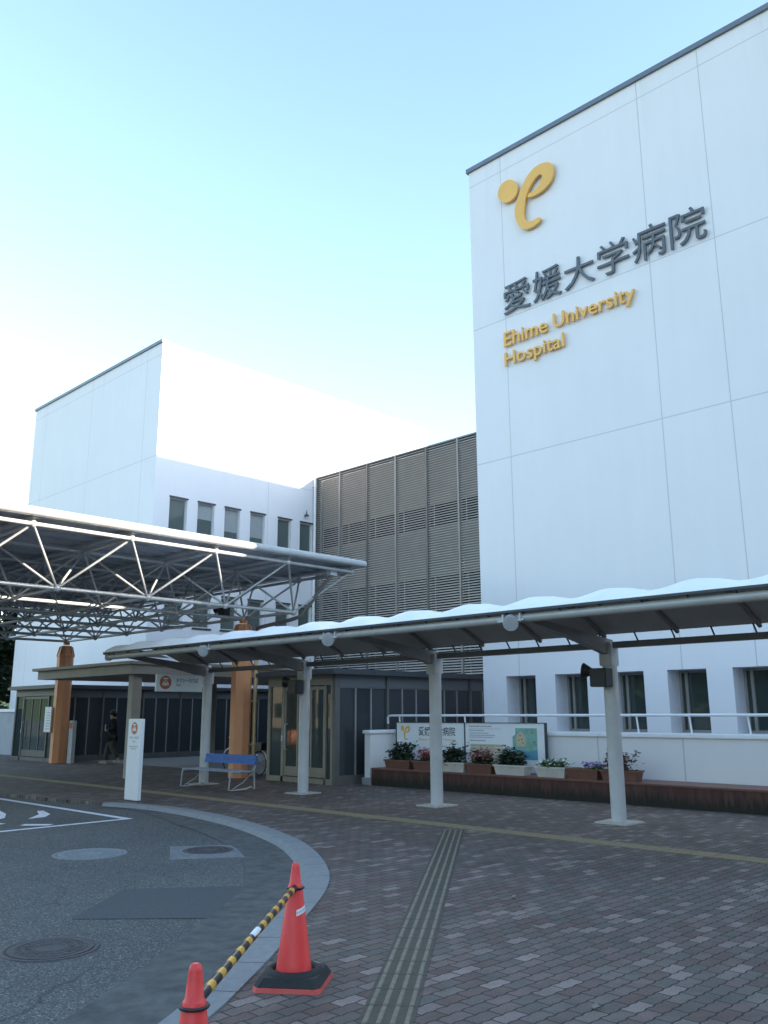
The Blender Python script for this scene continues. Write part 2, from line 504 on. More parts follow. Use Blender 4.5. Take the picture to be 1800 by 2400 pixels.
# ------------------------------------------------------------------ ground
def catmull(P, n=8):
    P = [Vector((*p, 0)) for p in P]
    out = []
    for i in range(len(P)-1):
        p0 = P[max(i-1, 0)]; p1 = P[i]; p2 = P[i+1]; p3 = P[min(i+2, len(P)-1)]
        for k in range(n):
            t = k/n
            q = .5*((2*p1)+(p2-p0)*t+(2*p0-5*p1+4*p2-p3)*t*t+(3*p1-p0-3*p2+p3)*t**3)
            out.append((q.x, q.y))
    out.append((P[-1].x, P[-1].y))
    return out
KO = catmull([(-20,-9.5),(-6,-1.6),(0,2.45),(1.6,3.42),(2.97,4.28),(3.379,4.56),(4.035,5.05),(4.594,5.50),(5.18,5.96),(5.813,6.50),(6.43,7.16),(7.168,8.20),(7.783,9.35),(8.38,11.0),(8.72,12.6),(8.82,13.8),(8.72,14.7),(8.46,15.6)])
def offset_curve(C, d):
    out = []
    for i, p in enumerate(C):
        a = Vector(C[max(i-1, 0)]); b = Vector(C[min(i+1, len(C)-1)])
        t = (b-a).normalized(); nrm = Vector((-t.y, t.x))
        dd = d(i/(len(C)-1)) if callable(d) else d
        q = Vector(p) + nrm*dd
        out.append((q.x, q.y))
    return out
# carriageway: one sheet to the horizon
mb = MB(); mb.quad((-400,-400,-.06),(600,-400,-.06),(600,600,-.06),(-400,600,-.06))
struct('road', mb, M['asphalt'])
rgh = random.Random(4); mb = MB(); hp = []
for k in range(73):
    a = 2*math.pi*k/72; hh = 30 + 9*math.sin(3*a+1) + 6*math.sin(7*a) + 4*math.sin(17*a+2)
    hp.append((math.cos(a), math.sin(a), hh))
for (a, b) in zip(hp[:-1], hp[1:]):
    for r0, r1, k0, k1 in ((300, 340, 0, .7), (340, 400, .7, 1.0), (400, 520, 1.0, .0)):
        mb.add([(a[0]*r0, a[1]*r0, a[2]*k0-.1), (b[0]*r0, b[1]*r0, b[2]*k0-.1), (b[0]*r1, b[1]*r1, b[2]*k1-.1), (a[0]*r1, a[1]*r1, a[2]*k1-.1)], [(0, 1, 2, 3)], True)
struct('added_hills', mb, M['leaf_t'])  # unseen ring, added to block the warm horizon glow in reflections
# pavement with its edge following the kerb
edge = KO + [(8.15,17.0),(7.95,19.0),(7.85,24.0),(7.8,60.0),(7.8,140.0)]
outer = [(190,140),(190,-120),(-20,-120)]
mb = MB()
poly = edge + outer
import bmesh
bm = bmesh.new()
f = bm.faces.new([bm.verts.new((x, y, 0)) for x, y in poly]); bm.normal_update()
if f.normal.z < 0: f.normal_flip()
bmesh.ops.triangulate(bm, faces=bm.faces[:])
bm.verts.index_update()
mb.add([v.co[:] for v in bm.verts], [[v.index for v in q.verts] for q in bm.faces]); bm.free()
for a, b in zip(edge[:-1], edge[1:]):
    mb.quad((*a, -.07), (*b, -.07), (*b, 0), (*a, 0))
struct('pavement', mb, M['paver'])
# kerb: granite stones with open joints
KI = offset_curve(KO, lambda t: .22 if t < .86 else .22 - .10*(t-.86)/.14)
KF = offset_curve(KO, lambda t: .30 if t < .86 else .30 - .15*(t-.86)/.14)
GI = offset_curve(KO, lambda t: .86 if t < .80 else .86 - .60*min(1, (t-.80)/.16))
def sample(C, n):
    L = [0]
    for a, b in zip(C[:-1], C[1:]): L.append(L[-1] + math.dist(a, b))
    return L
mb = MB()
L = sample(KO, 0); stone = .62
for i in range(len(KO)-1):
    if KO[i][0] < -12: continue
    gap = int(L[i]/stone) != int(L[i+1]/stone)
    a, b = KO[i], KO[i+1]; a2, b2 = KI[i], KI[i+1]; a3, b3 = KF[i], KF[i+1]
    def lerp(p, q, t): return (p[0]+(q[0]-p[0])*t, p[1]+(q[1]-p[1])*t)
    t = 1 - (.010/max(.02, math.dist(a, b)) if gap else 0)
    b, b2, b3 = lerp(a, b, t), lerp(a2, b2, t), lerp(a3, b3, t)
    zt = .012
    mb.quad((*a, -.05), (*b, -.05), (*b, zt), (*a, zt))
    mb.quad((*a, zt), (*b, zt), (*b2, zt-.004), (*a2, zt-.004))
    mb.quad((*a2, zt-.004), (*b2, zt-.004), (*b3, -.045), (*a3, -.045))
    mb.quad((*a3, -.045), (*b3, -.045), (*b3, -.07), (*a3, -.07))
struct('kerb', mb, M['kerb'])
mb = MB()
for i in range(len(KO)-1):
    mb.quad((*KF[i], -.048), (*KF[i+1], -.048), (*GI[i+1], -.054), (*GI[i], -.054))
struct('gutter', mb, M['gutter'])
# pale floor in front of the entrance, dark patch in the road
mb = MB(); mb.box(15.3, 25.7, 17.95, 29.8, -.05, .006); struct('entrance_floor', mb, M['slabfloor'])
def rd(p): return (p[0]*1.0375, p[1]*1.0375)
mb = MB(); pts = [rd(p) for p in [(3.58,7.07),(4.49,7.87),(5.35,7.2),(5.3,6.95),(4.45,6.2)]]
mb.add([(x, y, -.056) for x, y in pts], [tuple(range(len(pts)))[::-1]]); struct('road_patch', mb, M['patch'])
# painted bay lines and worn symbols
def strip(mb, a, b, w, z):
    a, b = Vector(a), Vector(b); t = (b-a).normalized(); n = Vector((-t.y, t.x))*w/2
    mb.quad((*(a-n), z), (*(b-n), z), (*(b+n), z), (*(a+n), z))
mb = MB()
tip = rd((7.40, 12.95))
strip(mb, (tip[0]-.02, tip[1]+.06), rd((7.36, 26.0)), .13, -.055)
d = Vector(rd((5.37, 12.876))) - Vector(tip)
strip(mb, (tip[0]+.05, tip[1]), tuple(Vector(tip)+d*4), .12, -.0545)
for poly in ([(5.75,14.2),(6.1,14.5),(6.35,15.05),(6.5,15.7),(6.42,15.75),(6.22,15.1),(5.95,14.62),(5.68,14.3)],
             [(6.3,14.1),(6.6,14.15),(6.85,14.5),(7.0,15.1),(6.9,15.12),(6.7,14.6),(6.45,14.28)],
             [(5.85,13.35),(6.15,13.05),(6.28,13.16),(5.98,13.48)],
             [(5.6,13.95),(5.72,13.7),(5.82,13.76),(5.7,14.02)]):
    q = [rd(p) for p in poly]
    mb.add([(x, y, -.055) for x, y in q], [tuple(range(len(q)))])
struct('road_marking', mb, M['paint'])
# guide tiles: yellow line under the walkway and the ridged strip leading to it
mb = MB()
y = -4.0
while y < 40:
    mb.box(10.05, 10.35, y, y+.294, -.02, .005)
    for k in range(4):
        mb.box(10.085+k*.075, 10.11+k*.075, y+.01, y+.284, .005, .009)
    y += .3
struct('yellow_guide_path', mb, M['tact_yel'])
mb = MB(); mr = MB()
a = Vector((1.7, 2.095)); b = Vector((9.85, 8.36)); t = (b-a).normalized(); n = Vector((-t.y, t.x))
ln = (b-a).length; s = 0
while s < ln:
    e = min(s+.294, ln)
    q = [a+t*s-n*.15, a+t*e-n*.15, a+t*e+n*.15, a+t*s+n*.15]
    mb.add([(*p, .004) for p in q], [(0, 1, 2, 3)])
    mb.add([(*p, -.02) for p in q]+[(*p, .004) for p in q], [(0,1,5,4),(1,2,6,5),(2,3,7,6),(3,0,4,7)])
    for k in range(4):
        c = -.1125 + .075*k
        p = [a+t*(s+.008)+n*(c-.014), a+t*(e-.008)+n*(c-.014), a+t*(e-.008)+n*(c+.014), a+t*(s+.008)+n*(c+.014)]
        p2 = [a+t*(s+.012)+n*(c-.009), a+t*(e-.012)+n*(c-.009), a+t*(e-.012)+n*(c+.009), a+t*(s+.012)+n*(c+.009)]
        mr.add([(*x, .0045) for x in p]+[(*x, .0095) for x in p2], [(4,5,6,7),(0,1,5,4),(1,2,6,5),(2,3,7,6),(3,0,4,7)])
    s += .3
struct('tactile_path', mb, M['tact_dark'])
struct('tactile_path_ridges', mr, M['tact_bar'])

# ------------------------------------------------------------------ wall helper: a face with real openings
def wall_face(mb, fn, u0, u1, z0, z1, holes, depth):
    """fn(u, z, d) -> point, d = depth behind the face. holes = (ua, ub, za, zb)"""
    us = sorted({u0, u1, *[h[0] for h in holes], *[h[1] for h in holes]})
    zs = sorted({z0, z1, *[h[2] for h in holes], *[h[3] for h in holes]})
    us = [u for u in us if u0 <= u <= u1]; zs = [z for z in zs if z0 <= z <= z1]
    for i in range(len(us)-1):
        for j in range(len(zs)-1):
            uc, zc = (us[i]+us[i+1])/2, (zs[j]+zs[j+1])/2
            if any(h[0] < uc < h[1] and h[2] < zc < h[3] for h in holes): continue
            mb.quad(fn(us[i], zs[j], 0), fn(us[i+1], zs[j], 0), fn(us[i+1], zs[j+1], 0), fn(us[i], zs[j+1], 0))
    for (a, b, c, d) in holes:
        mb.quad(fn(a, c, 0), fn(b, c, 0), fn(b, c, depth), fn(a, c, depth))
        mb.quad(fn(a, d, depth), fn(b, d, depth), fn(b, d, 0), fn(a, d, 0))
        mb.quad(fn(a, c, depth), fn(a, d, depth), fn(a, d, 0), fn(a, c, 0))
        mb.quad(fn(b, c, 0), fn(b, d, 0), fn(b, d, depth), fn(b, c, depth))

def window(parent, fn, a, b, c, d, depth, frame_mat, w=.05, rail=None, blind=0.0, gm='glass'):
    """frame with glass set in an opening; fn as above"""
    mb = MB()
    def slab(ua, ub, za, zb, d0, d1):
        p = [fn(ua, za, d0), fn(ub, zb, d1)]
        mb.box(p[0][0], p[1][0], p[0][1], p[1][1], p[0][2], p[1][2])
    d0, d1 = depth-.09, depth-.02
    slab(a, a+w, c, d, d0, d1); slab(b-w, b, c, d, d0, d1)
    slab(a+w, b-w, c, c+w, d0, d1); slab(a+w, b-w, d-w, d, d0, d1)
    if rail is not None:
        r = a + (b-a)*rail
        slab(r-w*.4, r+w*.4, c+w, d-w, d0, d1)
    fr = mb.build('window', frame_mat, parent)
    mb = MB()
    p0, p1 = fn(a+w*.5, c+w*.5, depth-.045), fn(b-w*.5, d-w*.5, depth-.04)
    mb.box(p0[0], p1[0], p0[1], p1[1], p0[2], p1[2])
    mb.build('pane', M[gm], fr)
    if blind:
        mb = MB()
        p0, p1 = fn(a+w, d-(d-c)*blind, depth-.049), fn(b-w, d-w, depth-.0465)
        mb.box(p0[0], p1[0], p0[1], p1[1], p0[2], p1[2])
        mb.build('blind', M['blind'], fr)
    return fr

# ------------------------------------------------------------------ main building (right)
XA, YA0, YA1, HT = 17.5, 1.75, 13.77, 16.72
tA = thing('hospital_building', (XA, (YA0+YA1)/2, 0), 'tall white panelled block carrying the big hospital name, on the right', 'building')
mb = MB()
fA = lambda u, z, d: (XA + d, u, z)
holesA = []
y = 13.06
for k in range(6):
    holesA.append((y-.86, y, 1.18, 2.475)); y -= 1.405
for h in ((3.2, 4.06), (1.9, 2.7)): holesA.append((h[0], h[1], 1.18, 2.475))
wall_face(mb, fA, YA0, YA1, 0, HT, holesA, .62)
mb.quad((XA, YA1, 0), (42, YA1, 0), (42, YA1, HT), (XA, YA1, HT))
mb.quad((42, YA0, 0), (XA, YA0, 0), (XA, YA0, HT), (42, YA0, HT))
mb.quad((42, YA1, 0), (42, YA0, 0), (42, YA0, HT), (42, YA1, HT))
mb.quad((XA, YA0, HT), (XA, YA1, HT), (42, YA1, HT), (42, YA0, HT))
mb.build('wall', M['wall_a'], tA)
mb = MB()
mb.box(XA-.06, XA+.35, YA0-.06, YA1+.06, HT-.0, HT+.13)
mb.box(XA+.35, 42.06, YA1-.35, YA1+.06, HT, HT+.13); mb.box(XA+.35, 42.06, YA0-.06, YA0+.35, HT, HT+.13)
mb.build('coping', M['coping'], tA)
for (a, b, c, d) in holesA:
    window(tA, fA, a, b, c, d, .60, M['bronze_l'], .055, rail=None)
    mb = MB(); mb.box(XA+.50, XA+.56, b-.20, b-.14, c+.05, d-.05); mb.build('mullion', M['bronze_l'], tA)

# ------------------------------------------------------------------ wing (left): tall block with the window wall
YB, XC1 = 30.13, 25.94
tC = thing('hospital_wing', (XA, 36.0, 0), 'tall white wing on the left with two rows of windows in its side wall', 'building')
mb = MB()
fB = lambda u, z, d: (u, YB + d, z)
winx = [(18.21, 19.04), (19.55, 20.38), (20.9, 21.7), (22.25, 23.05), (23.77, 24.54), (25.06, 25.80)]
holesB = [(a, b, 8.86, 10.19) for a, b in winx] + [(a, b, 5.0, 6.34) for a, b in winx]
wall_face(mb, fB, XA, 34, 0, HT, holesB, .20)
mb.quad((XA, 42.2, 0), (XA, YB, 0), (XA, YB, HT), (XA, 42.2, HT))
mb.quad((34, YB, 0), (34, 42.2, 0), (34, 42.2, HT), (34, YB, HT))
mb.quad((34, 42.2, 0), (XA, 42.2, 0), (XA, 42.2, HT), (34, 42.2, HT))
mb.quad((XA, YB, HT), (34, YB, HT), (34, 42.2, HT), (XA, 42.2, HT))
mb.build('wall', M['wall_c'], tC)
mb = MB()
mb.box(XA-.06, XA+.3, YB-.02, 42.26, HT, HT+.13)
mb.build('coping', M['coping'], tC)
for q0, q1 in ((YB-.02, YB+.3), (41.9, 42.26)):
    mb = MB(); mb.box(XA+.3, 34, q0, q1, HT, HT+.05); mb.build('parapet_cap', M['coping_w'], tC)
for i, (a, b, c, d) in enumerate(holesB):
    fr = window(tC, fB, a+.0, b, c, d, .18, M['steel'], .05, blind=(.0, .5, .75, .8, 0, 0)[i % 6] if i < 6 else 0, gm='glass_w')
    mb = MB()
    mb.box(a-.03, b+.05, YB-.05, YB-.003, c-.07, c-.005)
    mb.build('sill', M['darkgrey'], fr)
    mb = MB(); mb.box(a-.02, b+.04, YB-.035, YB-.003, d-.005, d+.06); mb.build('lintel_trim', M['darkgrey'], fr)
mb = MB(); mb.tube((XC1-.09, YB-.12, 2.6), (XC1-.09, YB-.12, 12.4), .065, 12)
for z in (4, 6, 8, 10, 12): mb.box(XC1-.17, XC1-.01, YB-.17, YB-.002, z, z+.05)
mb.build('downpipe', M['white'], tC)
mb = MB(); mb.lathe([(.12, 0), (.10, .05), (.03, .1), (.015, .28)], (25.35, YB-.13, 10.5), 10); mb.build('wall_lamp', M['darkgrey'], tC)

# ------------------------------------------------------------------ louvred link block between them
XL = 25.94
tL = thing('louvred_building', (XL, 22.0, 0), 'link block screened by grey horizontal louvres between the two white blocks', 'building')
mb = MB(); mb.box(XL+.45, 40, YA1+.05, YB-.03, 0, 12.38); mb.build('wall', M['backpanel'], tL)
mb = MB()
for (z0, z1) in ((2.6, 6.98), (9.10, 9.98)):
    y = YB-.2
    while y > 14.5:
        mb.box(XL+.40, XL+.44, y-1.66, y-.04, z0, z1); y -= 1.72
mb.build('window_band', M['matteglass'], tL)
mull = [29.95, 28.4, 26.62, 24.87, 23.10, 21.40, 19.65, 17.9, 16.15, 14.4]
for i in range(len(mull)-1):
    y1, y0 = mull[i]-.05, mull[i+1]+.05
    mb = MB(); z = 2.72
    while z < 12.38:
        dz = .046; dx = .06
        mb.add([(XL, y0, z), (XL, y1, z), (XL+dx, y1, z+dz), (XL+dx, y0, z+dz),
                (XL, y0, z+.012), (XL, y1, z+.012), (XL+dx, y1, z+dz+.012), (XL+dx, y0, z+dz+.012)],
               [(3,2,1,0),(4,5,6,7),(0,1,5,4),(1,2,6,5),(2,3,7,6),(3,0,4,7)])
        z += .102
    mb.build('louvre_panel', M['deckrib'], tL)
for k, y in enumerate(mull):
    mb = MB(); mb.box(XL-.02, XL+.16, y-.045, y+.045, 2.6, 12.40); mb.build('mullion', M['bronze_m'] if k % 2 else M['bronze'], tL)
mb = MB(); mb.box(XL-.03, XL+.5, YA1+.1, YB-.04, 12.402, 12.46); mb.build('coping', M['coping'], tL)
# ground floor entrance front below the louvres
mb = MB()
y = YB-.1
while y > 16.5:
    mb.box(XL+.30, XL+.34, y-1.2, y-.06, .08, 2.45); y -= 1.26
mb.build('entrance_glass', M['glass_d'], tL)
mb = MB()
y = YB-.1
while y > 16.5:
    mb.box(XL+.26, XL+.38, y-.06, y, .02, 2.5); y -= 1.26
mb.box(XL+.22, XL+.40, 16, YB-.05, 2.5, 2.68)
mb.build('entrance_frame', M['bronze'], tL)

# ------------------------------------------------------------------ glazed pavilions
def pavilion(name, x0, y0, y1, x1, label, door_lo, door_hi, fm):
    """glazed corridor: front at x0 facing -X, long side at y0 facing -Y"""
    t = thing(name, (x0, (y0+y1)/2, 0), label, 'pavilion')
    mb = MB(); mb.box(x0-.25, x1, y0-.22, y1+.22, 2.50, 2.60); mb.box(x0-.2, x1, y0-.17, y1+.17, 2.60, 2.63)
    mb.build('roof', M['darkgrey'], t)
    # posts and rails on the long side
    mb = MB(); gl = MB(); tr = MB(); sm = MB()
    mb.box(x0, x0+.15, y0, y0+.10, 0, 2.5)
    x = x0+.15; bay = 1.62
    mb.box(x0+.15, x1, y0, y0+.06, 0.0, .20)
    mb.box(x0+.15, x1, y0, y0+.06, 2.19, 2.235)
    mb.box(x0+.15, x1, y0, y0+.06, 2.44, 2.5)
    while x < x1-.2:
        e = min(x+bay, x1)
        mb.box(e-.07, e, y0-.03, y0+.07, 0, 2.5)
        gl = MB(); gl.box(x, e-.07, y0+.025, y0+.035, .20, 2.19); gl.build('side_glass', M['glass_d'], t)
        tr = MB(); tr.box(x, e-.07, y0+.025, y0+.035, 2.235, 2.44); tr.build('transom_panel', M['glass_f'], t)
        for k in (1, 2):
            xm = x + (e-.07-x)*k/3
            sm = MB(); sm.box(xm-.022, xm+.022, y0+.003, y0+.05, .20, 2.19); sm.build('glazing_bar', M['bronze_l'], t)
        x = e
    mb.build('side_frame', M['bronze'], t)
    # front
    mb = MB()
    mb.box(x0, x0+.10, y1-.10, y1, 0, 2.5); mb.box(x0, x0+.10, y0+.10, y0+.16, 0, 2.5)
    mb.box(x0-.004, x0+.10, y0+.16, y1-.10, 2.26, 2.5)
    mb.box(x0, x0+.08, door_hi, door_hi+.09, 0, 2.26); mb.box(x0, x0+.08, door_lo-.05, door_lo, 0, 2.26)
    mb.box(x0, x0+.08, y0+.16, y1-.10, 0, .12)
    mb.build('front_frame', fm, t)
    for q0, q1 in ((door_hi+.09, y1-.10), (y0+.16, door_lo-.05)):
        mb = MB(); mb.box(x0+.04, x0+.05, q0, q1, .12, 2.26); mb.build('side_light', M['glass'], t)
    mb = MB()
    w = .06
    mb.box(x0+.02, x0+.07, door_lo, door_lo+w, .14, 2.24); mb.box(x0+.02, x0+.07, door_hi-w, door_hi, .14, 2.24)
    mb.box(x0+.02, x0+.07, door_lo+w, door_hi-w, .14, .36); mb.box(x0+.02, x0+.07, door_lo+w, door_hi-w, 2.16, 2.24)
    for k in (1, 2):
        ym = door_lo + (door_hi-door_lo)*k/3
        mb.box(x0+.02, x0+.07, ym-.025, ym+.025, .36, 2.16)
    dr = mb.build('door', fm, t)
    mb = MB(); mb.box(x0+.04, x0+.05, door_lo+w, door_hi-w, .36, 2.16); mb.build('pane', M['glass'], dr)
    mb = MB(); mb.path([(x0+.03, door_hi-.10, 1.35), (x0-.05, door_hi-.10, 1.35), (x0-.05, door_hi-.10, .75), (x0+.03, door_hi-.10, .75)], .014); mb.build('handle', M['steel'], dr)
    mb = MB(); mb.box(x0-.015, x0+.02, door_hi+.02, door_hi+.08, .95, 1.08); mb.build('lock', M['steel'], dr)
    # far long side
    mb = MB()
    mb.box(x0+.15, x1, y1-.05, y1, 0.0, .20); mb.box(x0+.15, x1, y1-.05, y1, 2.2, 2.5)
    mb.box(x0+.15, x1, y1-.03, y1-.02, .20, 2.2)
    mb.build('far_side', M['darkgrey'], t)
    return t
pavilion('glass_pavilion', 13.95, 15.37, 17.90, 25.9, 'bronze framed glass pavilion with a door, beside the white ramp wall', 15.75, 17.25, M['bronze_g'])
pavilion('glass_pavilion', 14.05, 29.90, 33.35, 25.9, 'far dark glazed pavilion behind the leftmost orange column', 30.6, 32.6, M['bronze'])

# low entrance canopy with brown fascia between the pavilions
tE = thing('entrance_canopy', (15.0, 23.2, 0), 'low flat brown grey canopy before the entrance, behind the taxi sign', 'canopy')
mb = MB()
mb.box(11.55, 25.6, 20.5, 26.0, 2.62, 2.86); mb.build('fascia_roof', M['fascia'], tE)
mb = MB(); mb.box(11.42, 25.6, 20.37, 26.13, 2.862, 2.94); mb.build('roof_edge', M['fascia'], tE)
for (x, y) in ((11.9, 20.9), (17.5, 20.9), (17.5, 25.6)):
    mb = MB(); mb.bbox(x-.13, x+.13, y-.13, y+.13, 0, 2.62, .015); mb.build('post', M['fascia'], tE)

# ------------------------------------------------------------------ space frame canopy
P = 2.07
tT = thing('space_frame_canopy', (9.0, 23.0, 0), 'large flat roof on a web of silver tubes over the drive, carried by orange columns', 'canopy')
ZL, ZU = 4.10, 5.13
LX = [14.02 - P*k for k in range(7)]; LY = [17.05 + P*k for k in range(7)]
UX = [15.055 - P*k for k in range(8)]; UY = [16.015 + P*k for k in range(8)]
for y in LY:
    mb = MB(); mb.tube((LX[0], y, ZL), (LX[-1], y, ZL), .042, 10); mb.build('lower_chord', M['truss'], tT)
for x in LX:
    mb = MB(); mb.tube((x, LY[0], ZL), (x, LY[-1], ZL), .040, 10); mb.build('lower_chord', M['truss'], tT)
for y in UY:
    mb = MB(); mb.tube((UX[0], y, ZU), (UX[-1], y, ZU), .042, 10); mb.build('upper_chord', M['truss'], tT)
for x in UX:
    mb = MB(); mb.tube((x, UY[0], ZU), (x, UY[-1], ZU), .040, 10); mb.build('upper_chord', M['truss'], tT)
h = P/2
for x in LX:
    for y in LY:
        mb = MB(); mb.ball((x, y, ZL), .085)
        for sx in (-h, h):
            for sy in (-h, h):
                mb.tube((x, y, ZL), (x+sx, y+sy, ZU), .026, 8)
        mb.build('diagonal_struts', M['truss'], tT)
for x in UX:
    for y in UY:
        mb = MB(); mb.ball((x, y, ZU), .075); mb.tube((x, y, ZU), (x, y, ZU+.14), .035, 8)
        mb.build('node_stub', M['truss'], tT)
mb = MB()
x0, x1, y0, y1 = UX[-1]-.5, UX[0]+.15, UY[0]-.10, UY[-1]+.25
mb.box(x0, x1, y0, y1, ZU+.20, ZU+.26)
y = y0+.2
while y < y1:
    mb.box(x0, x1, y, y+.10, ZU+.155, ZU+.20); y += .62
mb.build('roof_deck', M['deck'], tT)
mb = MB()
for x in UX: mb.box(x-.05, x+.05, y0, y1, ZU+.10, ZU+.155)
mb.build('purlins', M['truss'], tT)
mb = MB()
for a, b in (((x0, y0-.10), (x1+.12, y0-.10)), ((x1+.05, y0), (x1+.05, y1))):
    mb.tube((*a, ZU+.20), (*b, ZU+.20), .09, 16)
mb.build('edge_gutter', M['truss'], tT)
def orange_col(x, y):
    mb = MB()
    mb.lathe([(.275, 0), (.275, 3.55)], (x, y, 0), 8, False, R(22.5))
    c = mb.build('column', M['orange'], tT)
    mb = MB()
    mb.lathe([(.275, 3.552), (.305, 3.56), (.305, 3.62), (.275, 3.63), (.195, 3.90), (.195, 3.94)], (x, y, 0), 8, False, R(22.5))
    for k in range(8):
        t = R(22.5+45*k)
        mb.tube((x+.28*math.cos(t), y+.28*math.sin(t), 3.62), (x+.205*math.cos(t), y+.205*math.sin(t), 3.91), .022, 6)
    mb.tube((x, y, 3.98), (x, y, 4.08), .11, 10)
    mb.build('capital', M['orange'], c)
    return c
orange_col(14.0, 19.12); orange_col(14.02, 29.47); orange_col(3.67, 19.12); orange_col(3.67, 29.47)
mb = MB()
mb.path([(14.55, 16.2, 5.22), (14.55, 16.2, 5.0), (14.50, 16.5, 4.75), (14.25, 17.0, 4.02), (14.22, 17.4, 3.95), (14.27, 18.85, 3.85), (14.33, 18.95, 3.78)], .05, 10)
mb.build('drain_branch', M['armsteel'], tT)
mb = MB(); mb.tube((14.33, 18.95, .02), (14.33, 18.95, 3.80), .052, 12)
for z in (.8, 1.9, 3.0): mb.tube((14.33, 18.95, z), (14.33, 18.95, z+.06), .066, 12); mb.box(14.12, 14.30, 18.94, 18.97, z+.01, z+.05)
mb.build('drainpipe', M['pipe'], tT)
mb = MB(); mb.box(14.44, 14.66, 16.12, 16.28, 5.0, 5.2); mb.build('drain_outlet', M['white'], tT)

# ------------------------------------------------------------------ covered walkway
tW = thing('walkway_canopy', (11.2, 9.0, 0), 'white membrane roof on grey steel posts covering the brick walkway', 'canopy')
CY = [17.95, 14.35, 10.68, 7.08, 3.48, -.12]
XF, XB = 9.95, 12.15
for y in CY:
    mb = MB(); mb.lathe([(.112, 0.02), (.112, 2.30)], (XB, y, 0), 20); c = mb.build('column', M['steel_col'], tW)
    mb = MB(); mb.bbox(XB-.27, XB+.27, y-.27, y+.27, -.02, .022, .008); mb.build('base_plate', M['plate'], c)
    mb = MB(); mb.bbox(XB-.13, XB+.11, y-.105, y+.105, 2.30, 2.66, .01); mb.build('head_block', M['steel_col'], c)
    # curved tapering arm reaching from the post to the front pipe
    mb = MB()
    top = []; bot = []
    for i in range(13):
        t = i/12
        x = XB+.05 - (XB+.05-XF-.02)*t
        zt = 2.70 + .22*t
        dep = .18*(1-t)**1.1 + .085
        top.append((x, zt)); bot.append((x, zt-dep + .02*math.sin(math.pi*t)))
    mb.prism(top + bot[::-1], lambda u, v, t: (u, t, v), y-.05, y+.05)
    mb.build('arm', M['armsteel'], tW, fix=True)
Y0, Y1 = -2.0, 18.75
mb = MB(); mb.bbox(XB-.06, XB+.06, Y0, 17.95, 2.57, 2.665, .008); mb.build('back_beam', M['armsteel'], tW)
mb = MB(); mb.tube((XF, Y0, 2.885), (XF, Y1-.02, 2.885), .062, 16)
mb.tube((XF, Y1-.06, 2.885), (XF, Y1+.02, 2.885), .085, 16)
mb.build('front_pipe', M['pipegrey'], tW)
RIB = 1.195
prof = [(0, 3.0), (.05, 3.065), (.15, 3.115), (.3, 3.15), (.45, 3.14), (.6, 3.08), (.8, 2.95), (1, 2.80)]
XM0, XM1 = 9.86, 12.06
def mz(t, y):
    for (a, za), (b, zb) in zip(prof[:-1], prof[1:]):
        if a <= t <= b:
            z = za + (zb-za)*(t-a)/(b-a); break
    ph = math.cos(2*math.pi*(y-7.08)/RIB)
    hum = (.5+.5*ph)**1.2
    return z + .085*hum*min(1, t/.12)*min(1, (1-t)/.3)
ts = [0, .02, .05, .1, .15, .22, .3, .38, .45, .55, .65, .75, .88, 1]
ys = []
y = Y0
while y < Y1+.12: ys.append(y); y += RIB/12
mb = MB(); n = len(ts)
vs = [(XM0+(XM1-XM0)*t, y, mz(t, y)) for y in ys for t in ts]
lo = [(x, y, z-.014) for x, y, z in vs]
fs = [(i*n+k, (i+1)*n+k, (i+1)*n+k+1, i*n+k+1) for i in range(len(ys)-1) for k in range(n-1)]
mb.add(vs, [f[::-1] for f in fs], True); mb.add(lo, fs, True)
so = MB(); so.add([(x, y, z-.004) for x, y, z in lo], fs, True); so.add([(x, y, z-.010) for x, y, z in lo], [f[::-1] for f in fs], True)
so.build('shade_soffit', M['shade_soffit'], tW)  # extra sheet below the membrane, toned darker to stand in for shade
nv = len(vs)
m0 = MB(); 
for i in range(len(ys)-1):
    for k in (0, n-1):
        a, b = i*n+k, (i+1)*n+k
        mb.quad(vs[a], vs[b], lo[b], lo[a])
for k in range(n-1):
    for i in (0, len(ys)-1):
        a, b = i*n+k, i*n+k+1
        mb.quad(vs[a], vs[b], lo[b], lo[a])
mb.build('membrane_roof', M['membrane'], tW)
mb = MB(); mb.box(XM0-.02, XM0+.03, Y0, Y1+.05, 2.962, 2.995); mb.build('edge_strip', M['darkgrey'], tW)
y = Y0+.1
while y < Y1:
    mb = MB(); mb.tube((XM0+.01, y, 2.965), (XF-.02, y, 2.93), .012, 6); y += RIB/2
    mb.build('edge_tie', M['darkgrey'], tW)
k = math.ceil((Y0-7.08)/RIB)
while 7.08+k*RIB < Y1+.05:
    y = 7.08+k*RIB
    mb = MB()
    pts = [(XM0+.04+(XM1-XM0-.04)*t, y, mz(t, y)-.055) for t in (0, .1, .2, .3, .45, .6, .8, 1)]
    mb.path(pts, .033, 8); mb.build('rib', M['armsteel'], tW); k += 1
y = Y0+.2
while y < 17.9:
    mb = MB(); mb.tube((XM1-.03, y, 2.79), (XB-.02, y, 2.665), .014, 6); y += RIB/2
    mb.build('back_tie', M['darkgrey'], tW)
mb = MB(); mb.tube((12.30, 18.12, .02), (12.30, 18.12, 2.75), .045, 12)
for z in (1.2, 2.2): mb.tube((12.30, 18.12, z), (12.30, 18.12, z+.06), .056, 12)
mb.build('downpipe', M['white'], tW)
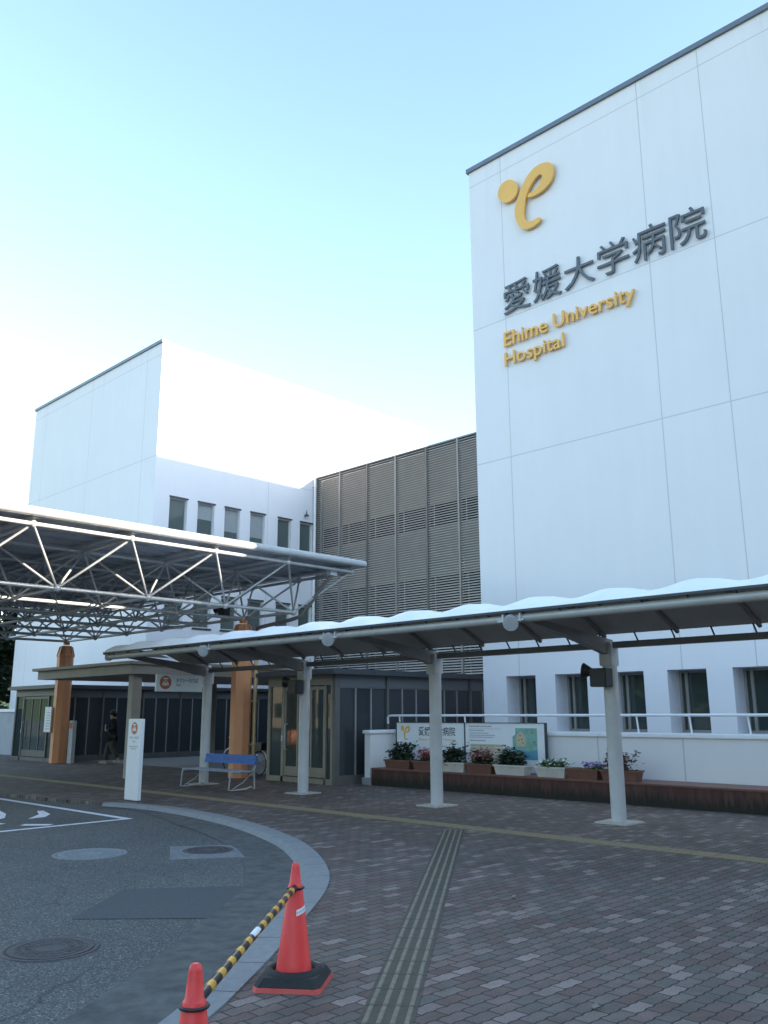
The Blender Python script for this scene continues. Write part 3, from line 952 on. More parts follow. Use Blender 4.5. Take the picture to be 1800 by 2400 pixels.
# end of membrane: pointed tail
mb = MB()
mb.add([(XM0, Y1+.1, 3.0), (10.6, Y1+.12, 3.14), (11.6, Y1+.1, 2.96), (10.05, Y1+.45, 2.98),
        (XM0, Y1+.1, 2.985), (10.6, Y1+.12, 3.12), (11.6, Y1+.1, 2.94), (10.05, Y1+.45, 2.965)],
       [(0,1,3),(1,2,3),(7,5,4),(7,6,5),(0,3,7,4),(3,2,6,7)])
mb.build('membrane_tail', M['membrane'], tW, fix=True)

# round lamps clamped to the front pipe
lampdefs = [(14.75, 'round grey lamp on the canopy front pipe, farthest of the lamps in view'),
            (11.05, 'round grey lamp on the canopy front pipe, middle one of the three'),
            (7.25, 'round grey lamp on the canopy front pipe, nearest and largest in view')]
first = None
for y, lab in lampdefs:
    if first is None:
        first = thing('floodlight', (XF-.08, y, 2.83), lab, 'lamp', 'round lamps on the walkway canopy')
        b = root_base(first)
        mb = MB()
        ax = Vector((-.80, -.45, -.30)).normalized()
        c0 = b - ax*.06
        mb.tube(c0, c0+ax*.12, .105, 20, .11); mb.tube(c0-ax*.06, c0, .06, 16, .10)
        mb.build('housing', M['steel'], first)
        mb = MB(); mb.tube(c0+ax*.121, c0+ax*.128, .092, 20); mb.build('lens', M['lens'], first)
        mb = MB(); mb.box(b.x-.02, b.x+.14, b.y-.22, b.y+.22, b.z+.01, b.z+.035)
        mb.box(b.x+.0, b.x+.16, b.y-.16, b.y-.13, b.z+.0, b.z+.12); mb.box(b.x+.0, b.x+.16, b.y+.13, b.y+.16, b.z+.0, b.z+.12)
        mb.build('bracket', M['steel'], first)
    else:
        c = copy_tree(first); c.location = (XF-.08, y, 2.83); c['label'] = lab
# black loudspeakers strapped to posts
def speaker(x, y, z, lab):
    t = thing('loudspeaker', (x, y, z), lab, 'loudspeaker', 'black loudspeakers on posts')
    mb = MB(); mb.bbox(x-.11, x+.11, y-.14, y+.14, z-.15, z+.13, .012); mb.build('cabinet', M['dark'], t)
    mb = MB(); d = Vector((-.35, 1, .15)).normalized(); c = Vector((x-.02, y+.13, z+.08))
    mb.tube(c, c+d*.14, .05, 16, .12); mb.tube(c+d*.14, c+d*.16, .12, 16, .115); mb.build('horn', M['dark'], t)
speaker(XB-.24, 7.10, 2.13, 'black loudspeaker on the nearest walkway post')
speaker(XB-.24, 14.36, 2.16, 'black loudspeaker on the walkway post in front of the pavilion door')
speaker(13.62, 19.5, 4.28, 'black loudspeaker atop the orange column with the drainpipe')

# ------------------------------------------------------------------ ramp wall, handrail, planter
tR = thing('ramp_wall', (15.5, 8.0, 0), 'low white rendered wall in front of the main building windows', 'wall')
mb = MB(); mb.box(15.42, 15.60, -3, 15.05, 0, 1.14); mb.box(14.60, 15.42, 14.87, 15.05, 0, 1.14)
mb.build('wall', M['wall_low'], tR)
mb = MB(); mb.bbox(15.385, 15.64, -3, 15.09, 1.141, 1.22, .01); mb.bbox(14.56, 15.385, 14.83, 15.09, 1.141, 1.22, .01); mb.build('coping', M['coping_w'], tR)
mb = MB(); mb.bbox(14.55, 14.70, 14.80, 15.10, 0, .16, .01); mb.build('plinth', M['concrete'], tR)
tH = thing('handrail', (15.5, 9.0, 1.22), 'white tubular handrail along the top of the low white wall', 'handrail')
mb = MB(); mb.path([(15.5, 15.16, 1.36), (15.5, 15.17, 1.50), (15.5, 15.13, 1.54), (15.5, 15.05, 1.548), (15.5, -3, 1.548)], .026, 10); mb.build('rail', M['white'], tH)
for y in (14.75, 12.73, 10.6, 8.50, 7.44, 6.37, 5.2, 3.9, 2.5):
    mb = MB(); mb.tube((15.5, y, 1.22), (15.5, y+.03, 1.54), .018, 8); mb.build('post', M['white'], tH)
tP = thing('brick_planter', (14.95, 7.0, 0), 'long low dark red brick ledge, mossy below, carrying the flower boxes', 'planter')
mb = MB(); mb.box(14.56, 15.415, -3, 14.78, -.02, .35); mb.build('brick_base', M['mossbrick'], tP)
mb = MB(); mb.bbox(14.545, 15.41, -3.01, 14.80, .3505, .385, .008); mb.build('capping', M['pot_b'], tP)

# ------------------------------------------------------------------ lettering
DG = None
def text_mesh(body, offset=0.0, extrude=.02, res=3):
    cu = bpy.data.curves.new('lettering', 'FONT')
    cu.body = body; cu.offset = offset; cu.extrude = extrude; cu.resolution_u = res
    o = bpy.data.objects.new('lettering', cu); COL.objects.link(o)
    dg = bpy.context.evaluated_depsgraph_get()
    me = bpy.data.meshes.new_from_object(o.evaluated_get(dg))
    v = np.array([x.co[:] for x in me.vertices]); f = [tuple(p.vertices) for p in me.polygons]
    bpy.data.objects.remove(o); bpy.data.curves.remove(cu); bpy.data.meshes.remove(me)
    return v, f
def put_text(mb, body, fn, u0, u1, z0, z1, offset=.0, depth=.02, res=3):
    """fits the lettering into the box; fn(u, z, d) with u to the reader's right"""
    v, f = text_mesh(body, offset, .5, res)
    mn, mx = v.min(0), v.max(0)
    vs = [fn(u0+(p[0]-mn[0])/(mx[0]-mn[0])*(u1-u0), z0+(p[1]-mn[1])/(mx[1]-mn[1])*(z1-z0), (p[2]+.5)*depth) for p in v]
    mb.add(vs, f)
def faceX(X, Y): return lambda u, z, d: (X-d, Y-u, z)
# hospital name
tK = thing('hospital_name_sign', (XA, 9.9, 12.3), 'row of five big dark grey Japanese characters on the tall white facade', 'sign')
pit = (12.69-7.0)/5.0
for i, ch in enumerate('愛媛大学病院'):
    pit = 5.69/6
    u0 = 12.70 - i*pit
    mb = MB()
    hh = {'大': .80, '学': .84}.get(ch, .86)
    put_text(mb, ch, faceX(XA-.035, u0-.03), .0, pit*.90, 11.90, 11.90+hh, .0, .045)
    mb.build('character', M['kanji'], tK)
tEn = thing('english_name_sign', (XA, 10.8, 10.9), 'two lines of amber English lettering below the big dark characters', 'sign')
for body, u0, u1, z0, z1 in (('Ehime', 0, 1.36, 11.0, 11.40), ('University', 1.53, 3.80, 10.905, 11.41), ('Hospital', 0, 1.82, 10.34, 10.83)):
    mb = MB(); put_text(mb, body, faceX(XA-.04, 12.69), u0, u1, z0, z1, .009, .055)
    mb.build('word', M['gold'], tEn)
tEm = thing('hospital_emblem', (XA, 11.8, 14.9), 'amber emblem of a dot and a looping stroke near the top of the facade', 'emblem')
dot = [(12.58,15.78),(12.45,15.79),(12.29,15.74),(12.13,15.66),(12.04,15.52),(12.01,15.38),(12.06,15.23),(12.22,15.12),(12.38,15.11),(12.51,15.16),(12.64,15.26),(12.69,15.42),(12.67,15.64)]
dc = (12.355, 15.45)
dot = [(dc[0]+.325*math.cos(t)+.05*math.sin(t), dc[1]+.34*math.sin(t)) for t in [2*math.pi*k/32 for k in range(32)]]
e = [(11.68,14.95),(11.715,15.0),(11.66,15.06),(11.45,15.1),(11.31,15.21),(11.24,15.36),(11.29,15.455),(11.44,15.42),(11.61,15.27),(11.75,15.07),(11.82,14.84),(11.865,14.57),(11.85,14.4),(11.74,14.27),(11.58,14.225),(11.44,14.24),(11.355,14.215),(11.37,14.13),(11.52,14.06),(11.74,14.05),(11.89,14.1),(12.01,14.23),(12.11,14.44),(12.15,14.66),(12.13,14.86),(12.03,15.1),(11.89,15.37),(11.69,15.61),(11.44,15.745),(11.22,15.75),(11.02,15.685),(10.91,15.55),(10.89,15.34),(10.98,15.12),(11.18,14.98),(11.45,14.92)]
def smooth_poly(P):
    Q = P + P[:3]; out = []
    for i in range(len(P)):
        p0, p1, p2, p3 = (Vector(P[(i+k-1) % len(P)]) for k in range(4))
        for t in (0, .33, .66):
            q = .5*((2*p1)+(p2-p0)*t+(2*p0-5*p1+4*p2-p3)*t*t+(3*p1-p0-3*p2+p3)*t**3); out.append((q.x, q.y))
    return out
def emblem(parent, m, fn, depth, mats):
    for poly, nm in ((dot, 'emblem_dot'), (smooth_poly(e), 'emblem_stroke')):
        mb = MB(); mb.prism(poly, lambda u, v, t: fn(u, v, t), 0, depth)
        mb.build(nm, mats, parent, fix=True)
emblem(tEm, None, lambda u, v, t: (XA-.05-t, u, v), .07, M['gold'])

# notice board in front of the low wall, two panels
tB = thing('information_board', (15.3, 12.5, .385), 'white two panel hospital information board with a map, behind the flower boxes', 'sign')
XBD = 15.25
mb = MB()
mb.box(XBD, XBD+.06, 14.64, 14.67, .385, 1.40); mb.box(XBD, XBD+.06, 12.555, 12.585, .385, 1.385); mb.box(XBD, XBD+.06, 10.44, 10.475, .385, 1.40); mb.box(XBD, XBD+.06, 10.475, 14.64, 1.385, 1.40)
mb.build('frame', M['darkgrey'], tB)
for a, b in ((12.587, 14.638), (10.477, 12.553)):
    mb = MB(); mb.box(XBD+.01, XBD+.03, a, b, .40, 1.384); mb.build('panel', M['boardwhite'], tB)
def XBf(u, z, d): return (XBD+.0095-d, 14.64-u, z)
mb = MB(); put_text(mb, '愛媛大学病院', XBf, .70, 1.80, 1.10, 1.30, .01, .002, 2); mb.build('board_title', M['inkdark'], tB)
mb = MB(); put_text(mb, 'Ehime University Hospital', XBf, .70, 1.80, .98, 1.05, .005, .002, 2); mb.build('board_subtitle', M['gold'], tB)
s = .165
emb = lambda u, v, t: (XBD+.0095-t, 14.36+(u-11.8)*s, 1.165+(v-14.95)*s*1.15)
for poly in (dot, smooth_poly(e)):
    mb = MB(); mb.prism(poly, emb, 0, .003); mb.build('board_emblem', M['gold'], tB, fix=True)
mb = MB(); rg = random.Random(3)
for z, l, w in ((1.31, .62, .022), (1.265, .86, .006), (1.225, .40, .018), (1.17, .52, .014), (1.125, .70, .014), (1.085, .66, .014), (1.01, .45, .022)):
    u = 2.20
    while u < 2.20+l:
        g = rg.uniform(.02, .07); put = (u, min(u+g, 2.20+l)); mb.box(XBD+.006, XBD+.0095, 14.64-put[0], 14.64-put[1], z, z+w); u += g+.012
mb.build('small_print', M['inkgrey'], tB)
mb = MB()
for k in range(6): mb.box(XBD+.006, XBD+.0095, 14.64-2.22, 14.64-3.12, .56+k*.066, .56+k*.066+.058)
mb.build('timetable', M['map_tan'], tB)
mb = MB()
for k in range(6):
    for j in range(4): mb.box(XBD+.003, XBD+.006, 14.64-2.27-j*.22, 14.64-2.27-j*.22-rg.uniform(.08, .16), .58+k*.066, .58+k*.066+.014)
mb.build('timetable_print', M['inkgrey'], tB)
mb = MB(); mb.prism([(3.36, .66), (3.36, 1.12), (3.44, 1.16), (3.44, 1.29), (3.98, 1.29), (3.98, .66)], lambda u, v, t: XBf(u, v, t), 0, .002); mb.build('map', M['map_green'], tB, fix=True)
mb = MB(); mb.prism([(3.36, .66), (3.36, .84), (3.55, .86), (3.75, .82), (3.98, .87), (3.98, .66)], lambda u, v, t: XBf(u, v, t+.0025), 0, .001); mb.build('map_water', M['map_blue'], tB, fix=True)
mb = MB(); mb.prism([(3.47, .92), (3.45, 1.12), (3.52, 1.20), (3.62, 1.21), (3.70, 1.08), (3.68, .92)], lambda u, v, t: XBf(u, v, t+.004), 0, .001); mb.build('map_site', M['map_tan'], tB, fix=True)
mb = MB()
for u, z in ((3.50, 1.03), (3.58, 1.05), (3.61, .98), (3.54, 1.13), (3.84, 1.18), (3.87, 1.0)): mb.box(XBD+.002, XBD+.004, 14.64-u, 14.64-u-.035, z, z+.03)
mb.build('map_mark', M['sign_orange'], tB)

# flower boxes on the ledge
def flower_box(y0, y1, mat, lab, foliage, flower, hf, nf, nfl, spread=1.0, right_only=False):
    x = 14.80; yc = (y0+y1)/2; w = (y1-y0)/2; zt = .385
    t = thing('flower_box', (x, yc, zt), lab, 'flower box', 'flower boxes on the brick ledge')
    mb = MB()
    a, b, hgt = .12, .145, .19
    o1 = [(x-a, yc-w*.88), (x+a, yc-w*.88), (x+a, yc+w*.88), (x-a, yc+w*.88)]
    o2 = [(x-b, yc-w), (x+b, yc-w), (x+b, yc+w), (x-b, yc+w)]
    vs = [(*p, zt) for p in o1]+[(*p, zt+hgt) for p in o2]
    mb.add(vs, [(3,2,1,0),(0,1,5,4),(1,2,6,5),(2,3,7,6),(3,0,4,7)])
    i2 = [(x-b+.03, yc-w+.03), (x+b-.03, yc-w+.03), (x+b-.03, yc+w-.03), (x-b+.03, yc+w-.03)]
    r2 = [(x-b-.012, yc-w-.012), (x+b+.012, yc-w-.012), (x+b+.012, yc+w+.012), (x-b-.012, yc+w+.012)]
    z2 = zt+hgt
    mb.add([(*p, z2-.03) for p in r2]+[(*p, z2+.004) for p in r2]+[(*p, z2+.004) for p in i2]+[(*p, z2-.04) for p in i2],
           [(0,1,5,4),(1,2,6,5),(2,3,7,6),(3,0,4,7),(4,5,9,8),(5,6,10,9),(6,7,11,10),(7,4,8,11),(8,9,13,12),(9,10,14,13),(10,11,15,14),(11,8,12,15)])
    mb.build('box', mat, t)
    mb = MB(); mb.box(x-b+.025, x+b-.025, yc-w+.025, yc+w-.025, z2-.06, z2-.03); mb.build('soil', M['soil'], t)
    rg = random.Random(int(y0*100))
    mb = MB(); pts = []
    clumps = [(yc+rg.uniform(-.75, .75)*w*spread, x+rg.uniform(-.07, .07), rg.uniform(.35, 1)*hf) for _ in range(16)]
    if right_only: clumps = [(yc-w*rg.uniform(.0, 1.0), cx, hh) for cy, cx, hh in clumps]
    for cy, cx, hh in clumps:
        mb.tube((cx*.5+x*.5, cy*.6+yc*.4, z2-.03), (cx, cy, z2+hh*.8), .005, 4)
    for _ in range(int(nf*1.9)):
        cy, cx, hh = rg.choice(clumps)
        k = rg.random()**.7
        pts.append((cx+rg.gauss(0, .06), cy+rg.gauss(0, .055), z2-.02+hh*k+rg.gauss(0, .02)))
    mb.leafcloud(pts, .040, rg); mb.build('foliage', foliage, t)
    if nfl:
        mb = MB(); pts = []
        for _ in range(nfl):
            cy, cx, hh = rg.choice(clumps)
            pts.append((cx-.03+rg.gauss(0, .06), cy+rg.gauss(0, .06), z2+hh*rg.uniform(.55, 1.1)))
        mb.leafcloud(pts, .036, rg, 1.2); mb.build('flowers', flower, t)
flower_box(13.68, 14.47, M['pot_b'], 'brown flower box with a tall dark bush, at the left end of the ledge', M['leaf_d'], M['fl_pink'], .44, 480, 0)
flower_box(12.95, 13.60, M['pot_b'], 'brown flower box of pink blooms, second from the left end of the ledge', M['leaf_r'], M['fl_pink'], .30, 170, 150)
flower_box(12.12, 12.80, M['pot_w'], 'cream flower box with a dark bush beside the second walkway post', M['leaf_d'], M['fl_pink'], .44, 480, 0)
flower_box(11.40, 12.08, M['pot_b'], 'brown flower box of red pink blooms between two cream boxes', M['leaf_d'], M['fl_pink'], .32, 220, 150)
flower_box(10.57, 11.34, M['pot_w'], 'cream flower box with a dark round bush under the map', M['leaf_d'], M['fl_pink'], .38, 520, 0)
flower_box(9.64, 10.32, M['pot_w'], 'cream flower box with fresh green leaves and small white flowers', M['leaf_g'], M['fl_white'], .18, 200, 40)
flower_box(8.93, 9.61, M['pot_b'], 'brown flower box with purple and white petunias at one end', M['leaf_g'], M['fl_purple'], .12, 60, 120, right_only=True)
flower_box(8.15, 8.88, M['pot_b'], 'brown flower box of reddish foliage behind the nearest walkway post', M['leaf_r'], M['fl_pink'], .38, 380, 30)

# ------------------------------------------------------------------ signs
tS = thing('taxi_stand_sign', (8.9, 15.49, 0), 'white upright slab sign with an orange taxi symbol at the kerb', 'sign')
mb = MB(); mb.bbox(8.88, 8.96, 15.28, 15.76, .02, 1.515, .006); mb.build('slab', M['white'], tS)
mb = MB(); mb.box(8.89, 8.95, 15.295, 15.745, -.01, .02); mb.build('foot', M['darkgrey'], tS)
def taxi_icon(parent, fn, cu, cz, r, d):
    mb = MB(); mb.prism([(cu+r*math.cos(t), cz+r*math.sin(t)) for t in [2*math.pi*k/28 for k in range(28)]], fn, 0, d)
    ic = mb.build('taxi_symbol', M['sign_orange'], parent, fix=True)
    mb = MB()
    fn2 = lambda u, v, t: fn(u, v, t+d*1.2)
    car = [(-.55,-.45),(-.55,-.12),(-.42,-.05),(-.30,.22),(.30,.22),(.42,-.05),(.55,-.12),(.55,-.45)]
    mb.prism([(cu+a*r, cz+b*r) for a, b in car], fn2, 0, d)
    mb.prism([(cu+a*r, cz+b*r) for a, b in [(-.12,.30),(-.12,.42),(.12,.42),(.12,.30)]], fn2, 0, d)
    mb.prism([(cu+a*r, cz+b*r) for a, b in [(-.45,.5),(-.45,.68),(.45,.68),(.45,.5)]], fn2, 0, d)
    mb.build('car_outline', M['boardwhite'], ic, fix=True)
    mb = MB()
    fn3 = lambda u, v, t: fn(u, v, t+d*2.6)
    mb.prism([(cu+a*r, cz+b*r) for a, b in [(-.30,-.02),(-.22,.15),(.22,.15),(.30,-.02)]], fn3, 0, d)
    mb.prism([(cu+a*r, cz+b*r) for a, b in [(-.36,-.32),(-.36,-.2),(-.2,-.2),(-.2,-.32)]], fn3, 0, d)
    mb.prism([(cu+a*r, cz+b*r) for a, b in [(.2,-.32),(.2,-.2),(.36,-.2),(.36,-.32)]], fn3, 0, d)
    mb.build('car_window', M['sign_orange'], ic, fix=True)
fS = faceX(8.879, 15.76)
taxi_icon(tS, fS, .24, 1.34, .115, .002)
mb = MB(); put_text(mb, 'タクシーのりば', fS, .07, .41, 1.14, 1.19, .004, .002, 2); mb.build('slab_title', M['inkgrey'], tS)
mb = MB(); put_text(mb, 'Taxi', fS, .19, .29, 1.075, 1.115, .004, .002, 2)
for z, a, b in ((.99, .08, .40), (.95, .14, .34)): mb.box(8.877, 8.879, 15.76-a, 15.76-b, z, z+.014)
mb.build('slab_print', M['inkgrey'], tS)
tN = thing('hanging_taxi_sign', (11.4, 17.95, 2.3), 'pale board with a round taxi symbol hanging under the walkway canopy end', 'sign')
mb = MB(); mb.bbox(10.73, 11.98, 17.91, 17.96, 2.11, 2.50, .006); mb.build('board', M['boardwhite'], tN)
mb = MB(); mb.tube((10.95, 17.94, 2.50), (10.95, 17.94, 2.80), .012, 8); mb.tube((11.8, 17.94, 2.50), (11.8, 17.94, 2.62), .012, 8); mb.build('hanger', M['steel'], tN)
fN = lambda u, z, d: (10.73+u, 17.909-d, z)
taxi_icon(tN, fN, .24, 2.315, .155, .002)
mb = MB(); put_text(mb, 'タクシーのりば', fN, .52, 1.12, 2.32, 2.42, .006, .002, 2); mb.build('board_title', M['inkdark'], tN)
mb = MB(); put_text(mb, 'Taxi', fN, .52, .64, 2.24, 2.29, .006, .002, 2); mb.build('board_subtitle', M['inkdark'], tN)
tQ = thing('bollard_sign', (14.2, 29.0, 0), 'grey bollard sign with orange top beside the left orange column', 'sign')
mb = MB(); mb.bbox(14.12, 14.25, 28.72, 29.02, 0, 1.40, .01); mb.build('post', M['steel'], tQ)
mb = MB(); mb.box(14.115, 14.1195, 28.76, 28.98, 1.14, 1.34); mb.build('plate', M['sign_orange'], tQ)
tNb = thing('notice_board', (13.72, 29.75, 1.4), 'small pale notice board fixed on the left orange column', 'sign')
mb = MB(); mb.box(13.68, 13.72, 29.50, 29.98, 1.02, 1.86); mb.build('board', M['boardwhite'], tNb)
mb = MB()
for k in range(7): mb.box(13.677, 13.6799, 29.56, 29.92-rg.uniform(0, .1), 1.12+k*.09, 1.14+k*.09)
mb.build('print', M['inkgrey'], tNb)
tPl = thing('signpost', (13.55, 34.3, 0), 'dark upright rectangular pillar at the left edge near the boundary wall', 'sign')
mb = MB(); mb.bbox(13.45, 13.7, 34.05, 34.52, 0, 1.82, .015); mb.build('pillar', M['darkgrey'], tPl)
mb = MB(); mb.bbox(13.40, 13.75, 34.0, 34.57, -.01, .05, .01); mb.build('foot', M['concrete'], tPl)

# boundary wall and trees far left
tGw = thing('boundary_wall', (15.6, 45, 0), 'grey rendered boundary wall at the far left edge', 'wall')
mb = MB(); mb.box(15.5, 15.7, 33.8, 62, 0, 1.72); mb.build('wall', M['greywall'], tGw)
mb = MB(); mb.box(15.45, 15.75, 33.75, 62, 1.722, 1.84); mb.build('coping', M['coping_w'], tGw)
def tree(x, y, h, r, seed, lab, mat, n=2600, leaf=.26, name='broadleaf_tree', low=.28):
    rg = random.Random(seed)
    t = thing(name, (x, y, 0), lab, 'tree')
    mb = MB(); pts = [(x, y, -.05)]
    for k in range(1, 6): pts.append((x+rg.uniform(-.2, .2), y+rg.uniform(-.2, .2), h*.16*k))
    mb.path(pts, [.26, .22, .19, .15, .10, .05], 8)
    cl = []
    for k in range(26):
        a = rg.uniform(0, 2*math.pi); zz = rg.uniform(low, .97); rr = r*math.sin(math.pi*min(1, (zz-low*.5)/.95))**.7*rg.uniform(.35, 1.0)
        c = Vector((x+rr*math.cos(a), y+rr*math.sin(a), h*zz)); cl.append((c, r*rg.uniform(.22, .42)))
        mb.path([(x, y, h*zz*.75), tuple((Vector((x, y, h*zz*.8))+c)/2), tuple(c)], [.06, .04, .015], 5)
    mb.build('trunk', M['bark'], t)
    mb = MB(); P_ = []
    for _ in range(n):
        c, s_ = rg.choice(cl); d = Vector((rg.gauss(0, 1), rg.gauss(0, 1), rg.gauss(0, .8))).normalized()*s_*rg.random()**.4
        P_.append(tuple(c+d))
    mb.leafcloud(P_, leaf, rg, 1.0); mb.build('crown', mat, t)
tree(19.3, 51.0, 11.5, 3.0, 1, 'dark tall tree beyond the wing at the far left edge', M['leaf_d'], 5200, .26, low=.10)
tree(16.8, 46.0, 7.5, 2.3, 2, 'lower dark tree over the grey boundary wall at the left', M['leaf_d'], 4000, .22, low=.16)
tree(21.5, 60.0, 12.5, 4.0, 5, 'broad dark tree farthest back at the left edge', M['leaf_d'], 6000, .34, low=.06)

rg = random.Random(11)
tHg = thing('hedge', (17.0, 52, 0), 'dense dark hedge behind the grey boundary wall at the far left', 'hedge')
mb = MB(); pts = [(rg.uniform(16.1, 17.3)+rg.gauss(0, .1), rg.uniform(43, 62), rg.random()**.8*3.0+rg.gauss(0, .1)) for _ in range(7000)]
mb.leafcloud(pts, .17, rg, 1.0); mb.build('foliage', M['leaf_d'], tHg)
mb = MB()
for k in range(20): mb.tube((16.7, 43.5+k*.95, 0), (16.7+rg.uniform(-.2, .2), 43.5+k*.95, 2.4), .04, 5, .015)
mb.build('stems', M['bark'], tHg)
# ------------------------------------------------------------------ bench, bicycle
tBe = thing('bench', (11.75, 16.7, 0), 'blue backed park bench with pale metal legs by the walkway post', 'bench')
by0, by1 = 15.80, 17.72
mb = MB()
for k in range(3): mb.bbox(11.42+k*.15, 11.54+k*.15, by0-.25, by1+.05, .385, .41, .006)
mb.build('seat', M['bluepale'], tBe)
mb = MB()
for k in range(2):
    z = .52+k*.10
    mb.prism([(12.0+k*.02, z), (12.03+k*.02, z), (12.05+k*.02, z+.092), (12.02+k*.02, z+.092)], lambda u, v, t: (u, t, v), by0, by1)
mb.build('backrest', M['blue'], tBe, fix=True)
for y in (by0+.02, by1-.06):
    mb = MB()
    mb.path([(11.38, y, .38), (11.34, y, .03), (11.42, y, .018), (11.80, y, .03), (11.92, y, .07), (12.02, y, .018), (12.0, y, .38)], .016, 8)
    mb.path([(11.40, y, .375), (11.95, y, .375), (12.02, y, .46), (12.07, y, .74)], .016, 8)
    mb.path([(11.45, y, .05), (11.7, y, .16), (11.95, y, .36)], .010, 6)
    mb.build('leg', M['steel'], tBe)
tBi = thing('bicycle', (14.75, 19.8, 0), 'bicycle parked behind the orange column and the blue bench', 'bicycle')
bx = 14.75; ya, yb = 20.55, 19.25
for y, nm in ((ya, 'wheel'), (yb, 'wheel')):
    mb = MB()
    cpts = [(bx, y+.31*math.cos(t), .33+.31*math.sin(t)) for t in [2*math.pi*k/24 for k in range(25)]]
    mb.path(cpts, .02, 6); w = mb.build(nm, M['dark'], tBi)
    mb = MB()
    for k in range(12):
        t = 2*math.pi*k/12; mb.tube((bx, y, .33), (bx, y+.29*math.cos(t), .33+.29*math.sin(t)), .003, 4)
    mb.tube((bx-.04, y, .33), (bx+.04, y, .33), .025, 8); mb.build('spokes', M['steel'], w)
    mb = MB(); mb.path([(bx, y+.35*math.cos(t), .33+.35*math.sin(t)) for t in [R(10+k*14) for k in range(12)]], .022, 6); mb.build('mudguard', M['white'], tBi)
mb = MB()
hd = (bx, ya-.16, .82); bb = (bx, 19.82, .30); sp_ = (bx, 19.62, .72)
mb.tube(hd, (bx, ya, .33), .018, 8); mb.tube((bx, ya-.18, .88), hd, .018, 8); mb.tube(hd, bb, .02, 8); mb.tube(bb, sp_, .016, 8); mb.tube(sp_, (bx, yb, .33), .010, 6); mb.tube(bb, (bx, yb, .33), .011, 6)
mb.build('frame', M['darkgrey'], tBi)
mb = MB(); mb.path([(bx-.28, ya-.36, .96), (bx-.22, ya-.22, .98), (bx, ya-.18, .92), (bx+.22, ya-.22, .98), (bx+.28, ya-.36, .96)], .013, 8); mb.build('handlebar', M['steel'], tBi)
mb = MB(); mb.bbox(bx-.07, bx+.07, 19.45, 19.72, .74, .80, .025); mb.build('saddle', M['dark'], tBi)
mb = MB(); mb.bbox(bx-.13, bx+.13, 18.98, 19.3, .66, .86, .02); mb.build('rear_bag', M['dark'], tBi)

# ------------------------------------------------------------------ person
def skin_mesh(name, verts, edges, radii, mat, parent, root=0, sub=2):
    me = bpy.data.meshes.new(name)
    b = root_base(parent)
    me.from_pydata([(v[0], v[1], v[2]) for v in verts], edges, [])
    o = bpy.data.objects.new(name, me); COL.objects.link(o)
    md = o.modifiers.new('s', 'SKIN')
    for i, r in enumerate(radii):
        sv = me.skin_vertices[0].data[i]; sv.radius = r if isinstance(r, tuple) else (r, r); sv.use_root = (i == root)
    md.use_smooth_shade = True
    ss = o.modifiers.new('d', 'SUBSURF'); ss.levels = sub; ss.render_levels = sub
    dg = bpy.context.evaluated_depsgraph_get()
    m2 = bpy.data.meshes.new_from_object(o.evaluated_get(dg))
    bpy.data.objects.remove(o); bpy.data.meshes.remove(me)
    m2.materials.clear(); m2.materials.append(mat)
    for p in m2.polygons: p.use_smooth = True
    o = bpy.data.objects.new(name, m2); COL.objects.link(o); o.parent = parent
    return o
tPe = thing('person', (14.9, 27.4, 0), 'person in a black jacket and grey brown trousers walking by the entrance', 'person')
tPe.rotation_euler = (0, 0, R(60))
# local: facing +Y, mid-stride, arms bent forward holding something pale
BV = [(0,0,.93),(0,.01,1.12),(0,.02,1.34),(0,.03,1.46),(0,.05,1.54),(0,.06,1.62),
      (.17,.02,1.40),(.22,-.02,1.14),(.17,.19,1.08),(-.17,.02,1.40),(-.22,-.02,1.14),(-.17,.19,1.08),
      (.09,0,.90),(.11,.16,.50),(.11,.20,.08),(-.09,0,.90),(-.10,.0,.50),(-.10,-.22,.16),
      (.11,.34,.04),(-.10,-.10,.05),(.155,.265,1.085),(-.155,.265,1.085)]
BE = [(0,1),(1,2),(2,3),(3,4),(4,5),(2,6),(6,7),(7,8),(2,9),(9,10),(10,11),(0,12),(12,13),(13,14),(0,15),(15,16),(16,17),(14,18),(17,19),(8,20),(11,21)]
BR = [(.13,.10),(.12,.09),(.13,.10),(.055,.055),(.075,.085),(.085,.10),.06,.045,.034,.06,.045,.034,(.085,.085),.058,.04,(.085,.085),.058,.04,.035,.035,.03,.03]
skin_mesh('body', BV, BE, BR, M['skin'], tPe)
skin_mesh('jacket', BV[:3]+[(0,.02,1.42)]+BV[6:12]+[(0,0,.84)], [(10,0),(0,1),(1,2),(2,3),(2,4),(4,5),(5,6),(2,7),(7,8),(8,9)], [(.20,.165),(.205,.165),(.20,.155),(.11,.105),.098,.082,.062,.098,.082,.062,(.20,.17)], M['jacket'], tPe)
skin_mesh('trousers', [(0,0,.92),(.09,0,.86),(.11,.16,.50),(.11,.20,.11),(-.09,0,.86),(-.10,0,.50),(-.10,-.21,.20)], [(0,1),(1,2),(2,3),(0,4),(4,5),(5,6)], [(.17,.14),.125,.098,.08,.125,.098,.08], M['trousers'], tPe)
mb = MB(); mb.ball((0,.045,1.655), .105, 14, 8); mb.ball((0,.0,1.60), .095, 12, 8); o = mb.build('hair', M['hair'], tPe, base=(0,0,0))
for nm, c in (('shoe', (.11,.27,.045)), ('shoe', (-.10,-.17,.08))):
    mb = MB(); mb.bbox(c[0]-.05, c[0]+.05, c[1]-.12, c[1]+.14, c[2]-.045, c[2]+.05, .03); mb.build(nm, M['shoe'], tPe, base=(0,0,0))
mb = MB(); mb.bbox(-.12, .12, .25, .27, 1.06, 1.28, .004); pf = mb.build('paper', M['boardwhite'], None, base=(0,0,0))
pf.location = tPe.location; pf.rotation_euler = tPe.rotation_euler
